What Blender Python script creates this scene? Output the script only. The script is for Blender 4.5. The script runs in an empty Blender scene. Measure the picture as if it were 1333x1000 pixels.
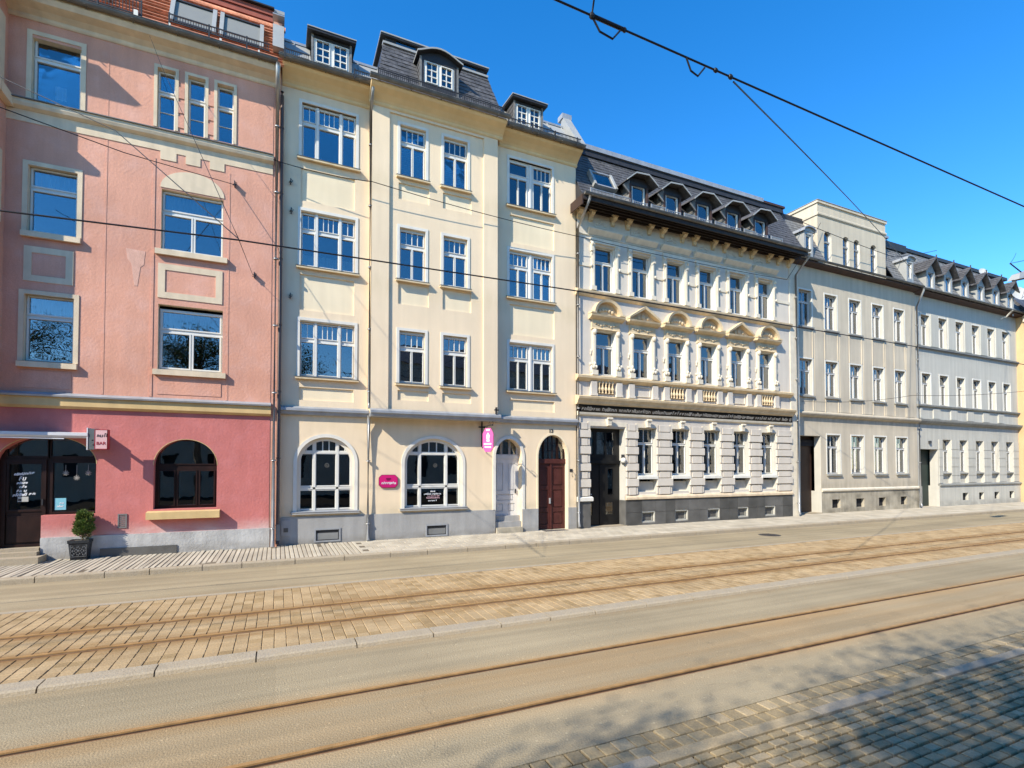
import bpy, math, random
from math import radians as R, sin, cos, pi, atan2, sqrt
from mathutils import Vector
random.seed(7)
S = bpy.context.scene
col = S.collection

# ------------------------------------------------------------------ camera, sky, sun, exposure
cd = bpy.data.cameras.new('camera'); cam = bpy.data.objects.new('camera', cd); col.objects.link(cam)
cam.location = (0, 0, 2.37); cam.rotation_euler = (R(91.4), 0, R(-24.5))
cd.sensor_width = 36; cd.lens = 36 * 668 / 1333; cd.shift_y = 0.0688; cd.clip_start = .05; cd.clip_end = 2000
S.camera = cam
SUN = Vector((-2.1, -1.0, 1.75)).normalized()          # towards the sun
W = bpy.data.worlds.new("World"); S.world = W; W.use_nodes = True
nt = W.node_tree; nt.nodes.clear()
wo = nt.nodes.new('ShaderNodeOutputWorld'); bg = nt.nodes.new('ShaderNodeBackground'); sk = nt.nodes.new('ShaderNodeTexSky')
sk.sky_type = 'NISHITA'; sk.sun_disc = False
sk.sun_elevation = math.asin(SUN.z); sk.sun_rotation = atan2(SUN.x, SUN.y)
sk.air_density = 1.0; sk.dust_density = 0.0; sk.ozone_density = 3.0; sk.altitude = 300
hs = nt.nodes.new('ShaderNodeHueSaturation'); hs.inputs['Saturation'].default_value = 1.36; hs.inputs['Hue'].default_value = .503
nt.links.new(sk.outputs[0], hs.inputs['Color']); nt.links.new(hs.outputs[0], bg.inputs[0]); nt.links.new(bg.outputs[0], wo.inputs[0])
bg.inputs[1].default_value = 0.15
sl = bpy.data.lights.new('sun', 'SUN'); sun = bpy.data.objects.new('sun', sl); col.objects.link(sun)
sl.energy = 3.8; sl.angle = R(.5); sl.color = (1, .93, .80)
sun.rotation_euler = SUN.to_track_quat('Z', 'Y').to_euler(); sun.location = (-20, -10, 30)
S.view_settings.view_transform = 'Standard'; S.view_settings.look = 'None'
S.view_settings.exposure = 1.07; S.view_settings.gamma = 1; S.view_settings.use_curve_mapping = False
S.cycles.max_bounces = 6; S.cycles.transparent_max_bounces = 12

# ------------------------------------------------------------------ materials
def mat(name, c, rough=.85, var=.12, vs=1.5, bump=0., bs=60., metal=0., spec=.3, streak=0., fine=0., fs=120., tint=None):
    m = bpy.data.materials.new(name); m.use_nodes = True
    n = m.node_tree.nodes; l = m.node_tree.links; p = n['Principled BSDF']
    p.inputs['Roughness'].default_value = rough; p.inputs['Metallic'].default_value = metal
    p.inputs['Specular IOR Level'].default_value = spec
    geo = n.new('ShaderNodeNewGeometry')
    rgb = n.new('ShaderNodeRGB'); rgb.outputs[0].default_value = (*c, 1); cur = rgb.outputs[0]
    def noise(scale, det=4, vec=None):
        t = n.new('ShaderNodeTexNoise'); t.inputs['Scale'].default_value = scale; t.inputs['Detail'].default_value = det
        l.new(vec if vec else geo.outputs['Position'], t.inputs['Vector']); return t.outputs['Fac']
    def mul(cur, fac, lo, hi, a=.3, b=.7):
        mr = n.new('ShaderNodeMapRange'); l.new(fac, mr.inputs[0]); mr.inputs[1].default_value = a; mr.inputs[2].default_value = b
        mr.inputs[3].default_value = lo; mr.inputs[4].default_value = hi
        v = n.new('ShaderNodeVectorMath'); v.operation = 'SCALE'; l.new(cur, v.inputs[0]); l.new(mr.outputs[0], v.inputs['Scale']); return v.outputs[0]
    if tint:
        t = noise(tint[1], 5); mr = n.new('ShaderNodeMapRange'); l.new(t, mr.inputs[0]); mr.inputs[1].default_value = .48; mr.inputs[2].default_value = .72
        mr.inputs[4].default_value = tint[2]
        mx = n.new('ShaderNodeMix'); mx.data_type = 'RGBA'; l.new(mr.outputs[0], mx.inputs[0]); l.new(cur, mx.inputs[6]); mx.inputs[7].default_value = (*tint[0], 1); cur = mx.outputs[2]
    if var: cur = mul(cur, noise(vs, 5), 1 - var, 1 + var)
    if fine: cur = mul(cur, noise(fs, 2), 1 - fine, 1 + fine)
    if streak:
        sc = n.new('ShaderNodeVectorMath'); sc.operation = 'MULTIPLY'; l.new(geo.outputs['Position'], sc.inputs[0]); sc.inputs[1].default_value = (5, 5, .35)
        cur = mul(cur, noise(1., 4, sc.outputs[0]), 1 - streak, 1 + streak * .4)
    l.new(cur, p.inputs['Base Color'])
    if bump:
        b = n.new('ShaderNodeBump'); b.inputs['Strength'].default_value = bump; b.inputs['Distance'].default_value = .02
        l.new(noise(bs, 3), b.inputs['Height']); l.new(b.outputs[0], p.inputs['Normal'])
    return m

def nodes_of(m):
    n = m.node_tree.nodes; l = m.node_tree.links; p = n['Principled BSDF']; return n, l, p, p.inputs['Base Color'].links[0].from_socket
def stain(m, axis, centres, width, colr, amount, nscale=(.5, 2.5, .5)):
    """dirt that lies along a line of the wall or street (a height or a Y), broken up by noise"""
    n, l, p, src = nodes_of(m); geo = n.new('ShaderNodeNewGeometry'); sx = n.new('ShaderNodeSeparateXYZ'); l.new(geo.outputs['Position'], sx.inputs[0])
    sc = n.new('ShaderNodeVectorMath'); sc.operation = 'MULTIPLY'; l.new(geo.outputs['Position'], sc.inputs[0]); sc.inputs[1].default_value = nscale
    ns = n.new('ShaderNodeTexNoise'); ns.inputs['Scale'].default_value = 1.5; ns.inputs['Detail'].default_value = 5; l.new(sc.outputs[0], ns.inputs['Vector'])
    for c in centres:
        a = n.new('ShaderNodeMath'); a.operation = 'SUBTRACT'; l.new(sx.outputs[axis], a.inputs[0]); a.inputs[1].default_value = c
        b = n.new('ShaderNodeMath'); b.operation = 'ABSOLUTE'; l.new(a.outputs[0], b.inputs[0])
        f = n.new('ShaderNodeMapRange'); f.interpolation_type = 'SMOOTHSTEP'; l.new(b.outputs[0], f.inputs[0]); f.inputs[2].default_value = width; f.inputs[3].default_value = amount; f.inputs[4].default_value = 0
        g = n.new('ShaderNodeMapRange'); l.new(ns.outputs['Fac'], g.inputs[0]); g.inputs[1].default_value = .3; g.inputs[2].default_value = .62; g.inputs[3].default_value = .15
        k = n.new('ShaderNodeMath'); k.operation = 'MULTIPLY'; l.new(f.outputs[0], k.inputs[0]); l.new(g.outputs[0], k.inputs[1])
        mx = n.new('ShaderNodeMix'); mx.data_type = 'RGBA'; l.new(k.outputs[0], mx.inputs[0]); l.new(src, mx.inputs[6]); mx.inputs[7].default_value = (*colr, 1); src = mx.outputs[2]
    l.new(src, p.inputs['Base Color']); return m
def sett_mat(*a, **k): return stain(mat(*a, **k), 'Y', (9.22, 8.22), .45, (.22, .115, .04), .95, (.6, 4, 1))
M = {}
M['pink'] = mat('pink_render', (.63, .315, .215), var=.10, vs=.9, bump=.35, bs=15, streak=.08, fine=.08, fs=45, tint=((.66, .38, .30), 2.2, .5))
M['rose'] = mat('rose_render', (.50, .16, .14), var=.10, vs=1.1, bump=.35, bs=15, streak=.06, fine=.06, fs=45, tint=((.55, .20, .19), 3, .5))
stain(M['rose'], 'Z', (.62,), .42, (.60, .42, .38), .9, (.9, 1, 2.2)); stain(M['rose'], 'Z', (3.8,), .25, (.36, .10, .10), .4, (2, 1, .6))
M['yellow'] = mat('yellow_render', (.78, .62, .42), var=.05, vs=.7, bump=.2, bs=50, streak=.05, fine=.03)
stain(M['yellow'], 'Z', (1.0,), .35, (.50, .42, .28), .55, (1.3, 1, 2)); stain(M['yellow'], 'Z', (3.85, 7.95, 11.2), .55, (.60, .48, .29), .4, (3, 1, .5))
M['yellow_bounce'] = mat('bounce_lit_yellow_cornice', (.74, .53, .27), var=.06, vs=1, bump=.15, streak=.06)  # wall yellow deepened: golden bounce light under the eave is in the colour
M['yellow_light'] = mat('pale_yellow_render', (.78, .655, .445), var=.05, vs=.7, bump=.2, bs=50, streak=.05)
M['patch'] = mat('pale_repair_plaster', (.63, .365, .27), var=.12, vs=6, bump=.3)
M['trim_grey'] = mat('greyed_window_paint', (.56, .55, .52), rough=.45, var=.06)
stain(M['pink'], 'Z', (4.75, 7.9), .5, (.47, .22, .15), .45, (2.6, 1, .5))
M['cream'] = mat('cream_trim', (.68, .55, .38), var=.08, vs=2, bump=.2, streak=.12, tint=((.5, .42, .3), 3, .35))
M['gold'] = mat('gold_band', (.58, .41, .19), var=.1, vs=2, bump=.1, streak=.1)
M['white'] = mat('white_paint', (.70, .66, .57), rough=.5, var=.05, vs=3, streak=.06)
M['plastic'] = mat('white_window_frame', (.66, .64, .575), rough=.35, var=.03)
M['offwhite'] = mat('offwhite_trim', (.70, .67, .58), var=.06, vs=3, bump=.1, streak=.1)
M['lavender'] = mat('pale_grey_render', (.61, .545, .45), var=.05, vs=1, bump=.2, bs=40, streak=.07)
stain(M['lavender'], 'Z', (5.5, 8.6, 4.2), .5, (.40, .365, .33), .5, (3.5, 1, .4))
M['ochre'] = mat('ochre_trim', (.63, .49, .30), var=.12, vs=3, bump=.15, streak=.12)
M['ivory'] = mat('ivory_trim', (.67, .595, .46), var=.08, vs=4, bump=.15, streak=.08)
M['stone_grey'] = mat('warm_grey_render', (.55, .475, .355), var=.08, vs=.6, bump=.3, bs=30, streak=.12)
stain(M['stone_grey'], 'Z', (1.4, 4.7), .5, (.30, .26, .19), .6, (2.5, 1, .5)); stain(M['stone_grey'], 'Z', (8.9, 5.6), .5, (.33, .29, .22), .4, (3, 1, .4))
M['stone_dirty'] = mat('stained_grey_plinth', (.40, .35, .26), var=.25, vs=1.6, bump=.4, bs=20, streak=.2, tint=((.15, .13, .09), 1.3, .8))
M['cool_grey'] = mat('cool_grey_render', (.51, .485, .41), var=.06, vs=.6, bump=.2, bs=40, streak=.12)
stain(M['cool_grey'], 'Z', (.1,), .6, (.25, .23, .19), .6, (1.5, 1, 2)); stain(M['cool_grey'], 'Z', (4.7, 8.95), .5, (.34, .325, .28), .5, (3, 1, .4))
M['cool_dark'] = mat('grey_green_moulding', (.27, .265, .235), var=.1, vs=1, bump=.2, streak=.15)
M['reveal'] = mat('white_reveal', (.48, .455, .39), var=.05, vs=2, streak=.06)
M['plinth'] = mat('grey_plinth_paint', (.335, .325, .305), var=.1, vs=1.5, bump=.3, bs=30, streak=.12, fine=.05)
stain(M['plinth'], 'Z', (.1,), .3, (.17, .155, .13), .75, (1.2, 1, 3))
M['plinth_light'] = mat('pale_plinth_paint', (.45, .44, .415), var=.16, vs=1.8, bump=.4, bs=20, streak=.15, tint=((.30, .29, .28), 2, .7))
stain(M['plinth_light'], 'Z', (.1,), .35, (.22, .20, .17), .8, (1.2, 1, 3))
M['tile_dark'] = mat('dark_stone_tile', (.08, .077, .07), rough=.35, var=.25, vs=2, fine=.1)
M['ledge'] = mat('sandstone_ledge', (.62, .49, .33), var=.12, vs=3, streak=.15)
M['tile_dark2'] = mat('dark_stone_tile_paler', (.115, .11, .10), rough=.35, var=.25, vs=2, fine=.1)
M['wood'] = mat('dark_brown_wood', (.022, .010, .008), rough=.4, var=.3, vs=4, streak=.3)
M['door_red'] = mat('oxblood_door_paint', (.075, .022, .018), rough=.45, var=.2, vs=4, streak=.2)
M['door_black'] = mat('black_door_paint', (.012, .012, .012), rough=.3, var=.2)
M['door_white'] = mat('white_door_paint', (.62, .60, .57), rough=.45, var=.06, vs=3, streak=.08)
M['door_brown'] = mat('brown_door', (.045, .025, .018), rough=.5, var=.2)
M['door_green'] = mat('dark_green_door', (.02, .035, .03), rough=.5, var=.2)
M['slate'] = mat('grey_slate', (.085, .082, .082), rough=.55, var=.25, vs=3, bump=.3, bs=30, fine=.3, fs=9)
M['slate_dark'] = mat('dark_slate_cheek', (.03, .03, .033), rough=.5, var=.2, vs=4, bump=.3)
M['slate_light'] = mat('pale_slate', (.17, .165, .155), rough=.6, var=.2, vs=4, bump=.3, fine=.2, fs=9)
M['tile'] = mat('red_clay_tile', (.44, .185, .11), var=.25, vs=3, bump=.3, bs=30, fine=.3, fs=14)
M['tile_top'] = mat('red_brown_cladding', (.27, .075, .05), var=.15, vs=3, streak=.1)
M['zinc'] = mat('zinc_sheet', (.36, .37, .38), rough=.45, metal=.3, var=.12, vs=3, streak=.1)
M['zinc_light'] = mat('bright_metal_sheet', (.33, .33, .31), rough=.5, metal=.1, var=.08, vs=2)
M['gutter'] = mat('weathered_gutter', (.15, .14, .125), rough=.5, metal=.3, var=.3, vs=3)
M['pipe'] = mat('metal_downpipe', (.36, .355, .34), rough=.35, metal=.55, var=.2, vs=2)
M['pipe_brown'] = mat('brown_downpipe', (.11, .075, .06), rough=.4, metal=.2, var=.2)
M['soffit'] = mat('dark_soffit_board', (.03, .022, .018), rough=.6, var=.2, vs=4)
M['soffit_red'] = mat('brown_soffit_board', (.06, .032, .024), rough=.6, var=.3, vs=4)
M['iron'] = mat('dark_iron', (.03, .03, .032), rough=.5, var=.2)
M['iron_grey'] = mat('galvanised_rail', (.34, .34, .33), rough=.4, metal=.4, var=.15)
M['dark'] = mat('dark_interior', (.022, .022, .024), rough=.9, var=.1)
M['curtain'] = mat('white_curtain', (.62, .62, .60), rough=.9, var=.06, vs=4)
M['blind'] = mat('grey_blind', (.30, .30, .285), rough=.7, var=.05)
M['grille'] = mat('basement_grille', (.20, .20, .19), rough=.6, var=.2)
M['magenta'] = mat('magenta_enamel', (.55, .015, .15), rough=.25, var=.06, spec=.5)
M['magenta_dark'] = mat('dark_magenta_paint', (.16, .006, .05), rough=.4)
M['pink_sign'] = mat('pink_sign_face', (.66, .10, .30), rough=.4, var=.05)
M['print_white'] = mat('white_print', (.75, .75, .75), rough=.5, var=0)
M['print_pink'] = mat('pale_pink_print', (.60, .38, .42), rough=.5, var=0)
M['print_grey'] = mat('faded_silver_paint', (.30, .28, .25), rough=.6, var=.1)
M['print_dark'] = mat('dark_print', (.03, .025, .02), rough=.6, var=0)
M['print_red'] = mat('red_print', (.35, .02, .03), rough=.5, var=0)
M['lightbox'] = mat('pale_pink_acrylic', (.68, .42, .40), rough=.3, var=.08)
M['awning'] = mat('white_awning_case', (.58, .58, .58), rough=.35, var=.05)
M['awning_end'] = mat('grey_green_end_cap', (.10, .12, .12), rough=.4, var=.2)
M['paper_blue'] = mat('light_blue_paper', (.20, .48, .56), rough=.7, var=.04)
M['paper'] = mat('pale_paper', (.42, .41, .37), rough=.7, var=.06)
M['pot'] = mat('dark_planter', (.022, .024, .026), rough=.45, var=.4, vs=12)
M['pot_relief'] = mat('grey_planter_relief', (.10, .10, .10), rough=.5, var=.3, vs=12)
M['soil'] = mat('dry_soil', (.30, .27, .21), var=.2, vs=20)
M['leaf_a'] = mat('conifer_leaf', (.085, .14, .025), rough=.6, var=.3, vs=10)
M['leaf_b'] = mat('conifer_leaf_olive', (.15, .175, .04), rough=.6, var=.3, vs=10)
M['leaf_dry'] = mat('dry_twig', (.19, .16, .09), rough=.8, var=.3, vs=10)
M['bark'] = mat('bark', (.10, .075, .05), var=.3, vs=6, bump=.6, bs=20)
M['tree_leaf'] = mat('tree_leaf', (.05, .085, .02), rough=.6, var=.3, vs=3)
M['screen'] = mat('grey_roof_screen', (.21, .21, .19), rough=.5, var=.04)
M['wire'] = mat('black_cable', (.012, .012, .014), rough=.5, var=0)
M['base_dark'] = mat('joint_sand', (.17, .14, .10), var=.2, vs=4, spec=.05)
M['bed_joint'] = mat('rusty_joint_sand', (.20, .135, .07), var=.25, vs=5, spec=.05)
M['kerb'] = mat('granite_kerb', (.37, .305, .215), var=.15, vs=3, bump=.35, bs=40, fine=.12, fs=70, tint=((.22, .19, .15), 3, .6), spec=.05)
M['slab'] = mat('pale_paving', (.43, .375, .285), var=.14, vs=1.2, bump=.2, bs=40, fine=.08, fs=60, spec=.05)
M['slab2'] = mat('pale_paving_b', (.46, .405, .31), var=.14, vs=1.2, bump=.2, bs=40, fine=.08, fs=60, spec=.05)
M['slab3'] = mat('pale_paving_c', (.39, .34, .26), var=.14, vs=1.2, bump=.2, bs=40, fine=.08, fs=60, spec=.05)
M['sett'] = sett_mat('rusty_sett', (.355, .25, .135), var=.16, vs=1.6, bump=.3, bs=40, fine=.10, fs=50, spec=.05)
M['sett2'] = sett_mat('rusty_sett_pale', (.39, .28, .155), var=.14, vs=1.6, bump=.3, bs=40, fine=.10, fs=50, spec=.05)
M['sett3'] = sett_mat('rusty_sett_dark', (.31, .215, .11), var=.18, vs=1.6, bump=.3, bs=40, fine=.10, fs=50, spec=.05)
M['cob'] = mat('grey_cobble', (.32, .245, .14), var=.15, vs=3, bump=.35, bs=45, fine=.12, fs=60, spec=.05)
M['cob2'] = mat('grey_cobble_pale', (.37, .285, .17), var=.15, vs=3, bump=.35, bs=45, fine=.12, fs=60, spec=.05)
M['cob3'] = mat('grey_cobble_dark', (.275, .21, .12), var=.15, vs=3, bump=.35, bs=45, fine=.12, fs=60, spec=.05)
M['joint'] = mat('dark_joint', (.022, .018, .013), var=.2, vs=8, spec=.05)
M['rail_top'] = mat('rusty_rail_head', (.40, .235, .095), rough=.55, metal=.25, var=.2, vs=6, bump=.1)
M['rail_groove'] = mat('rail_groove_shade', (.085, .05, .028), rough=.9, var=.3, vs=6)  # dark brown carries the shade inside the rail groove
M['rail_lip'] = mat('rusty_rail_lip', (.20, .105, .05), rough=.7, metal=.1, var=.3, vs=5)
M['ground'] = mat('earth', (.22, .19, .14), var=.2, vs=.3)
M['cast_iron'] = mat('cast_iron_cover', (.06, .052, .045), rough=.6, var=.3, vs=10)
M['lamp_grey'] = mat('lamp_housing', (.32, .32, .30), rough=.4, var=.05)
M['dish'] = mat('white_dish', (.42, .42, .40), rough=.4, var=.04)
M['opposite'] = mat('shaded_render_opposite', (.35, .31, .25), var=.1, vs=1)
M['apricot'] = mat('apricot_render', (.55, .38, .20), var=.08, vs=1, bump=.2, streak=.1)

def road_mat(name, c, lines):
    """dusty worn asphalt; orange rust dust lies along the rails at the given Y"""
    m = mat(name, c, var=.10, vs=.5, bump=.45, bs=55, fine=.14, fs=75, spec=.05)
    n = m.node_tree.nodes; l = m.node_tree.links; p = n['Principled BSDF']
    src = p.inputs['Base Color'].links[0].from_socket
    geo = n.new('ShaderNodeNewGeometry'); sx = n.new('ShaderNodeSeparateXYZ'); l.new(geo.outputs['Position'], sx.inputs[0])
    sc = n.new('ShaderNodeVectorMath'); sc.operation = 'MULTIPLY'; l.new(geo.outputs['Position'], sc.inputs[0]); sc.inputs[1].default_value = (.35, 2.2, 1)
    ns = n.new('ShaderNodeTexNoise'); ns.inputs['Scale'].default_value = 1.; ns.inputs['Detail'].default_value = 5; l.new(sc.outputs[0], ns.inputs['Vector'])
    def mr(sock, a, b, c0, c1):
        r = n.new('ShaderNodeMapRange'); r.interpolation_type = 'SMOOTHSTEP'; l.new(sock, r.inputs[0]); r.inputs[1].default_value = a; r.inputs[2].default_value = b
        r.inputs[3].default_value = c0; r.inputs[4].default_value = c1; return r.outputs[0]
    def mth(op, a, b):
        q = n.new('ShaderNodeMath'); q.operation = op
        for i, s in enumerate((a, b)):
            if hasattr(s, 'node'): l.new(s, q.inputs[i])
            else: q.inputs[i].default_value = s
        return q.outputs[0]
    tot = None
    for y, wd, a in lines:
        d = mth('ABSOLUTE', mth('SUBTRACT', sx.outputs['Y'], y), 0)
        f = mth('MULTIPLY', mr(d, 0, wd, a, 0), mr(ns.outputs['Fac'], .3, .65, .35, 1))
        tot = f if tot is None else mth('ADD', tot, f)
    if tot is not None:
        mx = n.new('ShaderNodeMix'); mx.data_type = 'RGBA'; l.new(mth('MINIMUM', tot, 1.), mx.inputs[0]); l.new(src, mx.inputs[6]); mx.inputs[7].default_value = (.40, .235, .095, 1)
        src = mx.outputs[2]
    # tyre-darkened tracks and patched streaks running along the street
    sc2 = n.new('ShaderNodeVectorMath'); sc2.operation = 'MULTIPLY'; l.new(geo.outputs['Position'], sc2.inputs[0]); sc2.inputs[1].default_value = (.12, 3.5, 1)
    n2 = n.new('ShaderNodeTexNoise'); n2.inputs['Scale'].default_value = 1.; n2.inputs['Detail'].default_value = 4; l.new(sc2.outputs[0], n2.inputs['Vector'])
    v = n.new('ShaderNodeVectorMath'); v.operation = 'SCALE'; l.new(src, v.inputs[0]); l.new(mr(n2.outputs['Fac'], .3, .7, .86, 1.06), v.inputs['Scale'])
    src = v.outputs[0]
    # thin cracks
    vo = n.new('ShaderNodeTexVoronoi'); vo.feature = 'DISTANCE_TO_EDGE'; vo.inputs['Scale'].default_value = .38
    wn = n.new('ShaderNodeTexNoise'); wn.inputs['Scale'].default_value = 1.6; wn.inputs['Detail'].default_value = 5; l.new(geo.outputs['Position'], wn.inputs['Vector'])
    ad = n.new('ShaderNodeVectorMath'); ad.operation = 'ADD'; sw = n.new('ShaderNodeVectorMath'); sw.operation = 'SCALE'; sw.inputs['Scale'].default_value = 1.1
    l.new(wn.outputs['Color'], sw.inputs[0]); l.new(sw.outputs[0], ad.inputs[0]); l.new(geo.outputs['Position'], ad.inputs[1]); l.new(ad.outputs[0], vo.inputs['Vector'])
    ck = mth('MULTIPLY', mr(vo.outputs['Distance'], .0, .006, 1, 0), mr(wn.outputs['Fac'], .46, .56, 0, .22))
    mx = n.new('ShaderNodeMix'); mx.data_type = 'RGBA'; l.new(ck, mx.inputs[0]); l.new(src, mx.inputs[6]); mx.inputs[7].default_value = (.09, .075, .055, 1)
    src = mx.outputs[2]
    # bitumen-sealed repair patches with straight sides
    br = n.new('ShaderNodeTexBrick'); br.inputs['Scale'].default_value = .14; br.inputs['Mortar Size'].default_value = .0; br.inputs['Color1'].default_value = (0, 0, 0, 1); br.inputs['Color2'].default_value = (1, 1, 1, 1); br.inputs['Brick Width'].default_value = 1.7; br.inputs['Row Height'].default_value = .16
    l.new(geo.outputs['Position'], br.inputs['Vector'])
    v = n.new('ShaderNodeVectorMath'); v.operation = 'SCALE'; l.new(src, v.inputs[0]); l.new(mr(br.outputs['Color'], .55, .75, 1.0, .93), v.inputs['Scale']); src = v.outputs[0]
    sp = n.new('ShaderNodeTexVoronoi'); sp.inputs['Scale'].default_value = 9.; l.new(geo.outputs['Position'], sp.inputs['Vector'])
    v = n.new('ShaderNodeVectorMath'); v.operation = 'SCALE'; l.new(src, v.inputs[0]); l.new(mr(sp.outputs['Distance'], .06, .14, 1.35, 1.0), v.inputs['Scale']); src = v.outputs[0]
    l.new(src, p.inputs['Base Color'])
    return m
M['road'] = road_mat('dusty_asphalt', (.335, .27, .17), [(10.9, .5, .35)])
M['lane'] = road_mat('dusty_tram_lane_asphalt', (.325, .262, .165), [(5.60, .4, .5), (4.58, .35, .4), (5.13, .75, .35), (6.95, .2, .2)])

def glass_mat():
    m = bpy.data.materials.new('window_glass'); m.use_nodes = True
    n = m.node_tree.nodes; l = m.node_tree.links; n.clear()
    out = n.new('ShaderNodeOutputMaterial'); mx = n.new('ShaderNodeMixShader'); tr = n.new('ShaderNodeBsdfTransparent'); gl = n.new('ShaderNodeBsdfGlossy')
    tr.inputs[0].default_value = (.72, .76, .76, 1); gl.inputs['Roughness'].default_value = .015; gl.inputs['Color'].default_value = (.95, .97, 1, 1)
    fr = n.new('ShaderNodeFresnel'); fr.inputs['IOR'].default_value = 1.75
    geo = n.new('ShaderNodeNewGeometry'); ns = n.new('ShaderNodeTexNoise'); ns.inputs['Scale'].default_value = 1.7; l.new(geo.outputs['Position'], ns.inputs['Vector'])
    b = n.new('ShaderNodeBump'); b.inputs['Strength'].default_value = .12; b.inputs['Distance'].default_value = .02; l.new(ns.outputs['Fac'], b.inputs['Height'])
    l.new(b.outputs[0], gl.inputs['Normal'])
    q = n.new('ShaderNodeMath'); q.operation = 'MULTIPLY_ADD'; q.inputs[1].default_value = 1.36; q.inputs[2].default_value = .05; l.new(fr.outputs[0], q.inputs[0])
    l.new(q.outputs[0], mx.inputs[0]); l.new(tr.outputs[0], mx.inputs[1]); l.new(gl.outputs[0], mx.inputs[2]); l.new(mx.outputs[0], out.inputs[0])
    return m
M['glass'] = glass_mat()

# ------------------------------------------------------------------ mesh building
class MB:
    def __init__(s): s.v = []; s.f = []; s.m = []; s.mats = []; s.cur = 0
    def use(s, k):
        if k not in s.mats: s.mats.append(k)
        s.cur = s.mats.index(k); return s
    def poly(s, pts):
        i = len(s.v); s.v += [tuple(p) for p in pts]; s.f.append(tuple(range(i, i + len(pts)))); s.m.append(s.cur)
    def hexa(s, p):   # 8 points: bottom ring 0-3, top ring 4-7
        i = len(s.v); s.v += [tuple(q) for q in p]
        for f in ((3, 2, 1, 0), (4, 5, 6, 7), (0, 1, 5, 4), (1, 2, 6, 5), (2, 3, 7, 6), (3, 0, 4, 7)): s.f.append(tuple(i + k for k in f)); s.m.append(s.cur)
    def box(s, x0, x1, y0, y1, z0, z1):
        s.hexa([(x0, y0, z0), (x1, y0, z0), (x1, y1, z0), (x0, y1, z0), (x0, y0, z1), (x1, y0, z1), (x1, y1, z1), (x0, y1, z1)])
    def bbox(s, x0, x1, y0, y1, z0, z1, c):   # box with a chamfered top rim
        s.hexa([(x0, y0, z0), (x1, y0, z0), (x1, y1, z0), (x0, y1, z0), (x0, y0, z1 - c), (x1, y0, z1 - c), (x1, y1, z1 - c), (x0, y1, z1 - c)])
        s.f.pop(-5); s.m.pop(-5)
        i = len(s.v); s.v += [(x0 + c, y0 + c, z1), (x1 - c, y0 + c, z1), (x1 - c, y1 - c, z1), (x0 + c, y1 - c, z1)]
        t = [i - 4, i - 3, i - 2, i - 1]
        for k in range(4): s.f.append((t[k], t[(k + 1) % 4], i + (k + 1) % 4, i + k)); s.m.append(s.cur)
        s.f.append((i, i + 1, i + 2, i + 3)); s.m.append(s.cur)
    def prism(s, p2, y0, y1):   # polygon in x,z (counter-clockwise seen from -Y), extruded y0 (front) .. y1
        n = len(p2); s.poly([(x, y0, z) for x, z in p2]); s.poly([(x, y1, z) for x, z in reversed(p2)])
        for k in range(n):
            a, b = p2[k], p2[(k + 1) % n]
            s.poly([(b[0], y0, b[1]), (a[0], y0, a[1]), (a[0], y1, a[1]), (b[0], y1, b[1])])
    def mold(s, x0, x1, Y, prof):   # prof: (out, z) pairs from bottom to top, out measured towards the street
        pts = [(Y - o, z) for o, z in prof]
        full = [(Y + .02, pts[0][1])] + pts + [(Y + .02, pts[-1][1])]
        for a, b in zip(full, full[1:] + full[:1]): s.poly([(x0, a[0], a[1]), (x1, a[0], a[1]), (x1, b[0], b[1]), (x0, b[0], b[1])])
        s.poly([(x0, y, z) for y, z in reversed(full)]); s.poly([(x1, y, z) for y, z in full])
    def ring(s, x0, x1, z0, z1, w, y0, y1, bottom=True, wt=None):
        wt = w if wt is None else wt
        s.box(x0, x0 + w, y0, y1, z0, z1 - wt); s.box(x1 - w, x1, y0, y1, z0, z1 - wt); s.box(x0, x1, y0, y1, z1 - wt, z1)
        if bottom: s.box(x0 + w, x1 - w, y0, y1, z0, z0 + w)
    def tube(s, pts, r, n=8, caps=True):
        pts = [Vector(p) for p in pts]; rings = []
        for k, p in enumerate(pts):
            d = (pts[min(k + 1, len(pts) - 1)] - pts[max(k - 1, 0)]).normalized()
            u = d.cross(Vector((0, 0, 1)));
            if u.length < 1e-3: u = d.cross(Vector((0, 1, 0)))
            u.normalize(); w = d.cross(u); rr = r[k] if isinstance(r, (list, tuple)) else r
            i = len(s.v); s.v += [tuple(p + u * (rr * cos(2 * pi * j / n)) + w * (rr * sin(2 * pi * j / n))) for j in range(n)]; rings.append(i)
        for a, b in zip(rings, rings[1:]):
            for j in range(n): s.f.append((a + j, a + (j + 1) % n, b + (j + 1) % n, b + j)); s.m.append(s.cur)
        if caps:
            s.f.append(tuple(rings[0] + j for j in range(n))); s.m.append(s.cur); s.f.append(tuple(rings[-1] + j for j in reversed(range(n)))); s.m.append(s.cur)
    def ball(s, c, rx, ry, rz, n=8, k=5):
        c = Vector(c); i0 = len(s.v)
        for a in range(k + 1):
            t = pi * a / k
            for j in range(n): s.v.append((c.x + rx * sin(t) * cos(2 * pi * j / n), c.y + ry * sin(t) * sin(2 * pi * j / n), c.z + rz * cos(t)))
        for a in range(k):
            for j in range(n): s.f.append((i0 + a * n + j, i0 + a * n + (j + 1) % n, i0 + (a + 1) * n + (j + 1) % n, i0 + (a + 1) * n + j)); s.m.append(s.cur)
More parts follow.
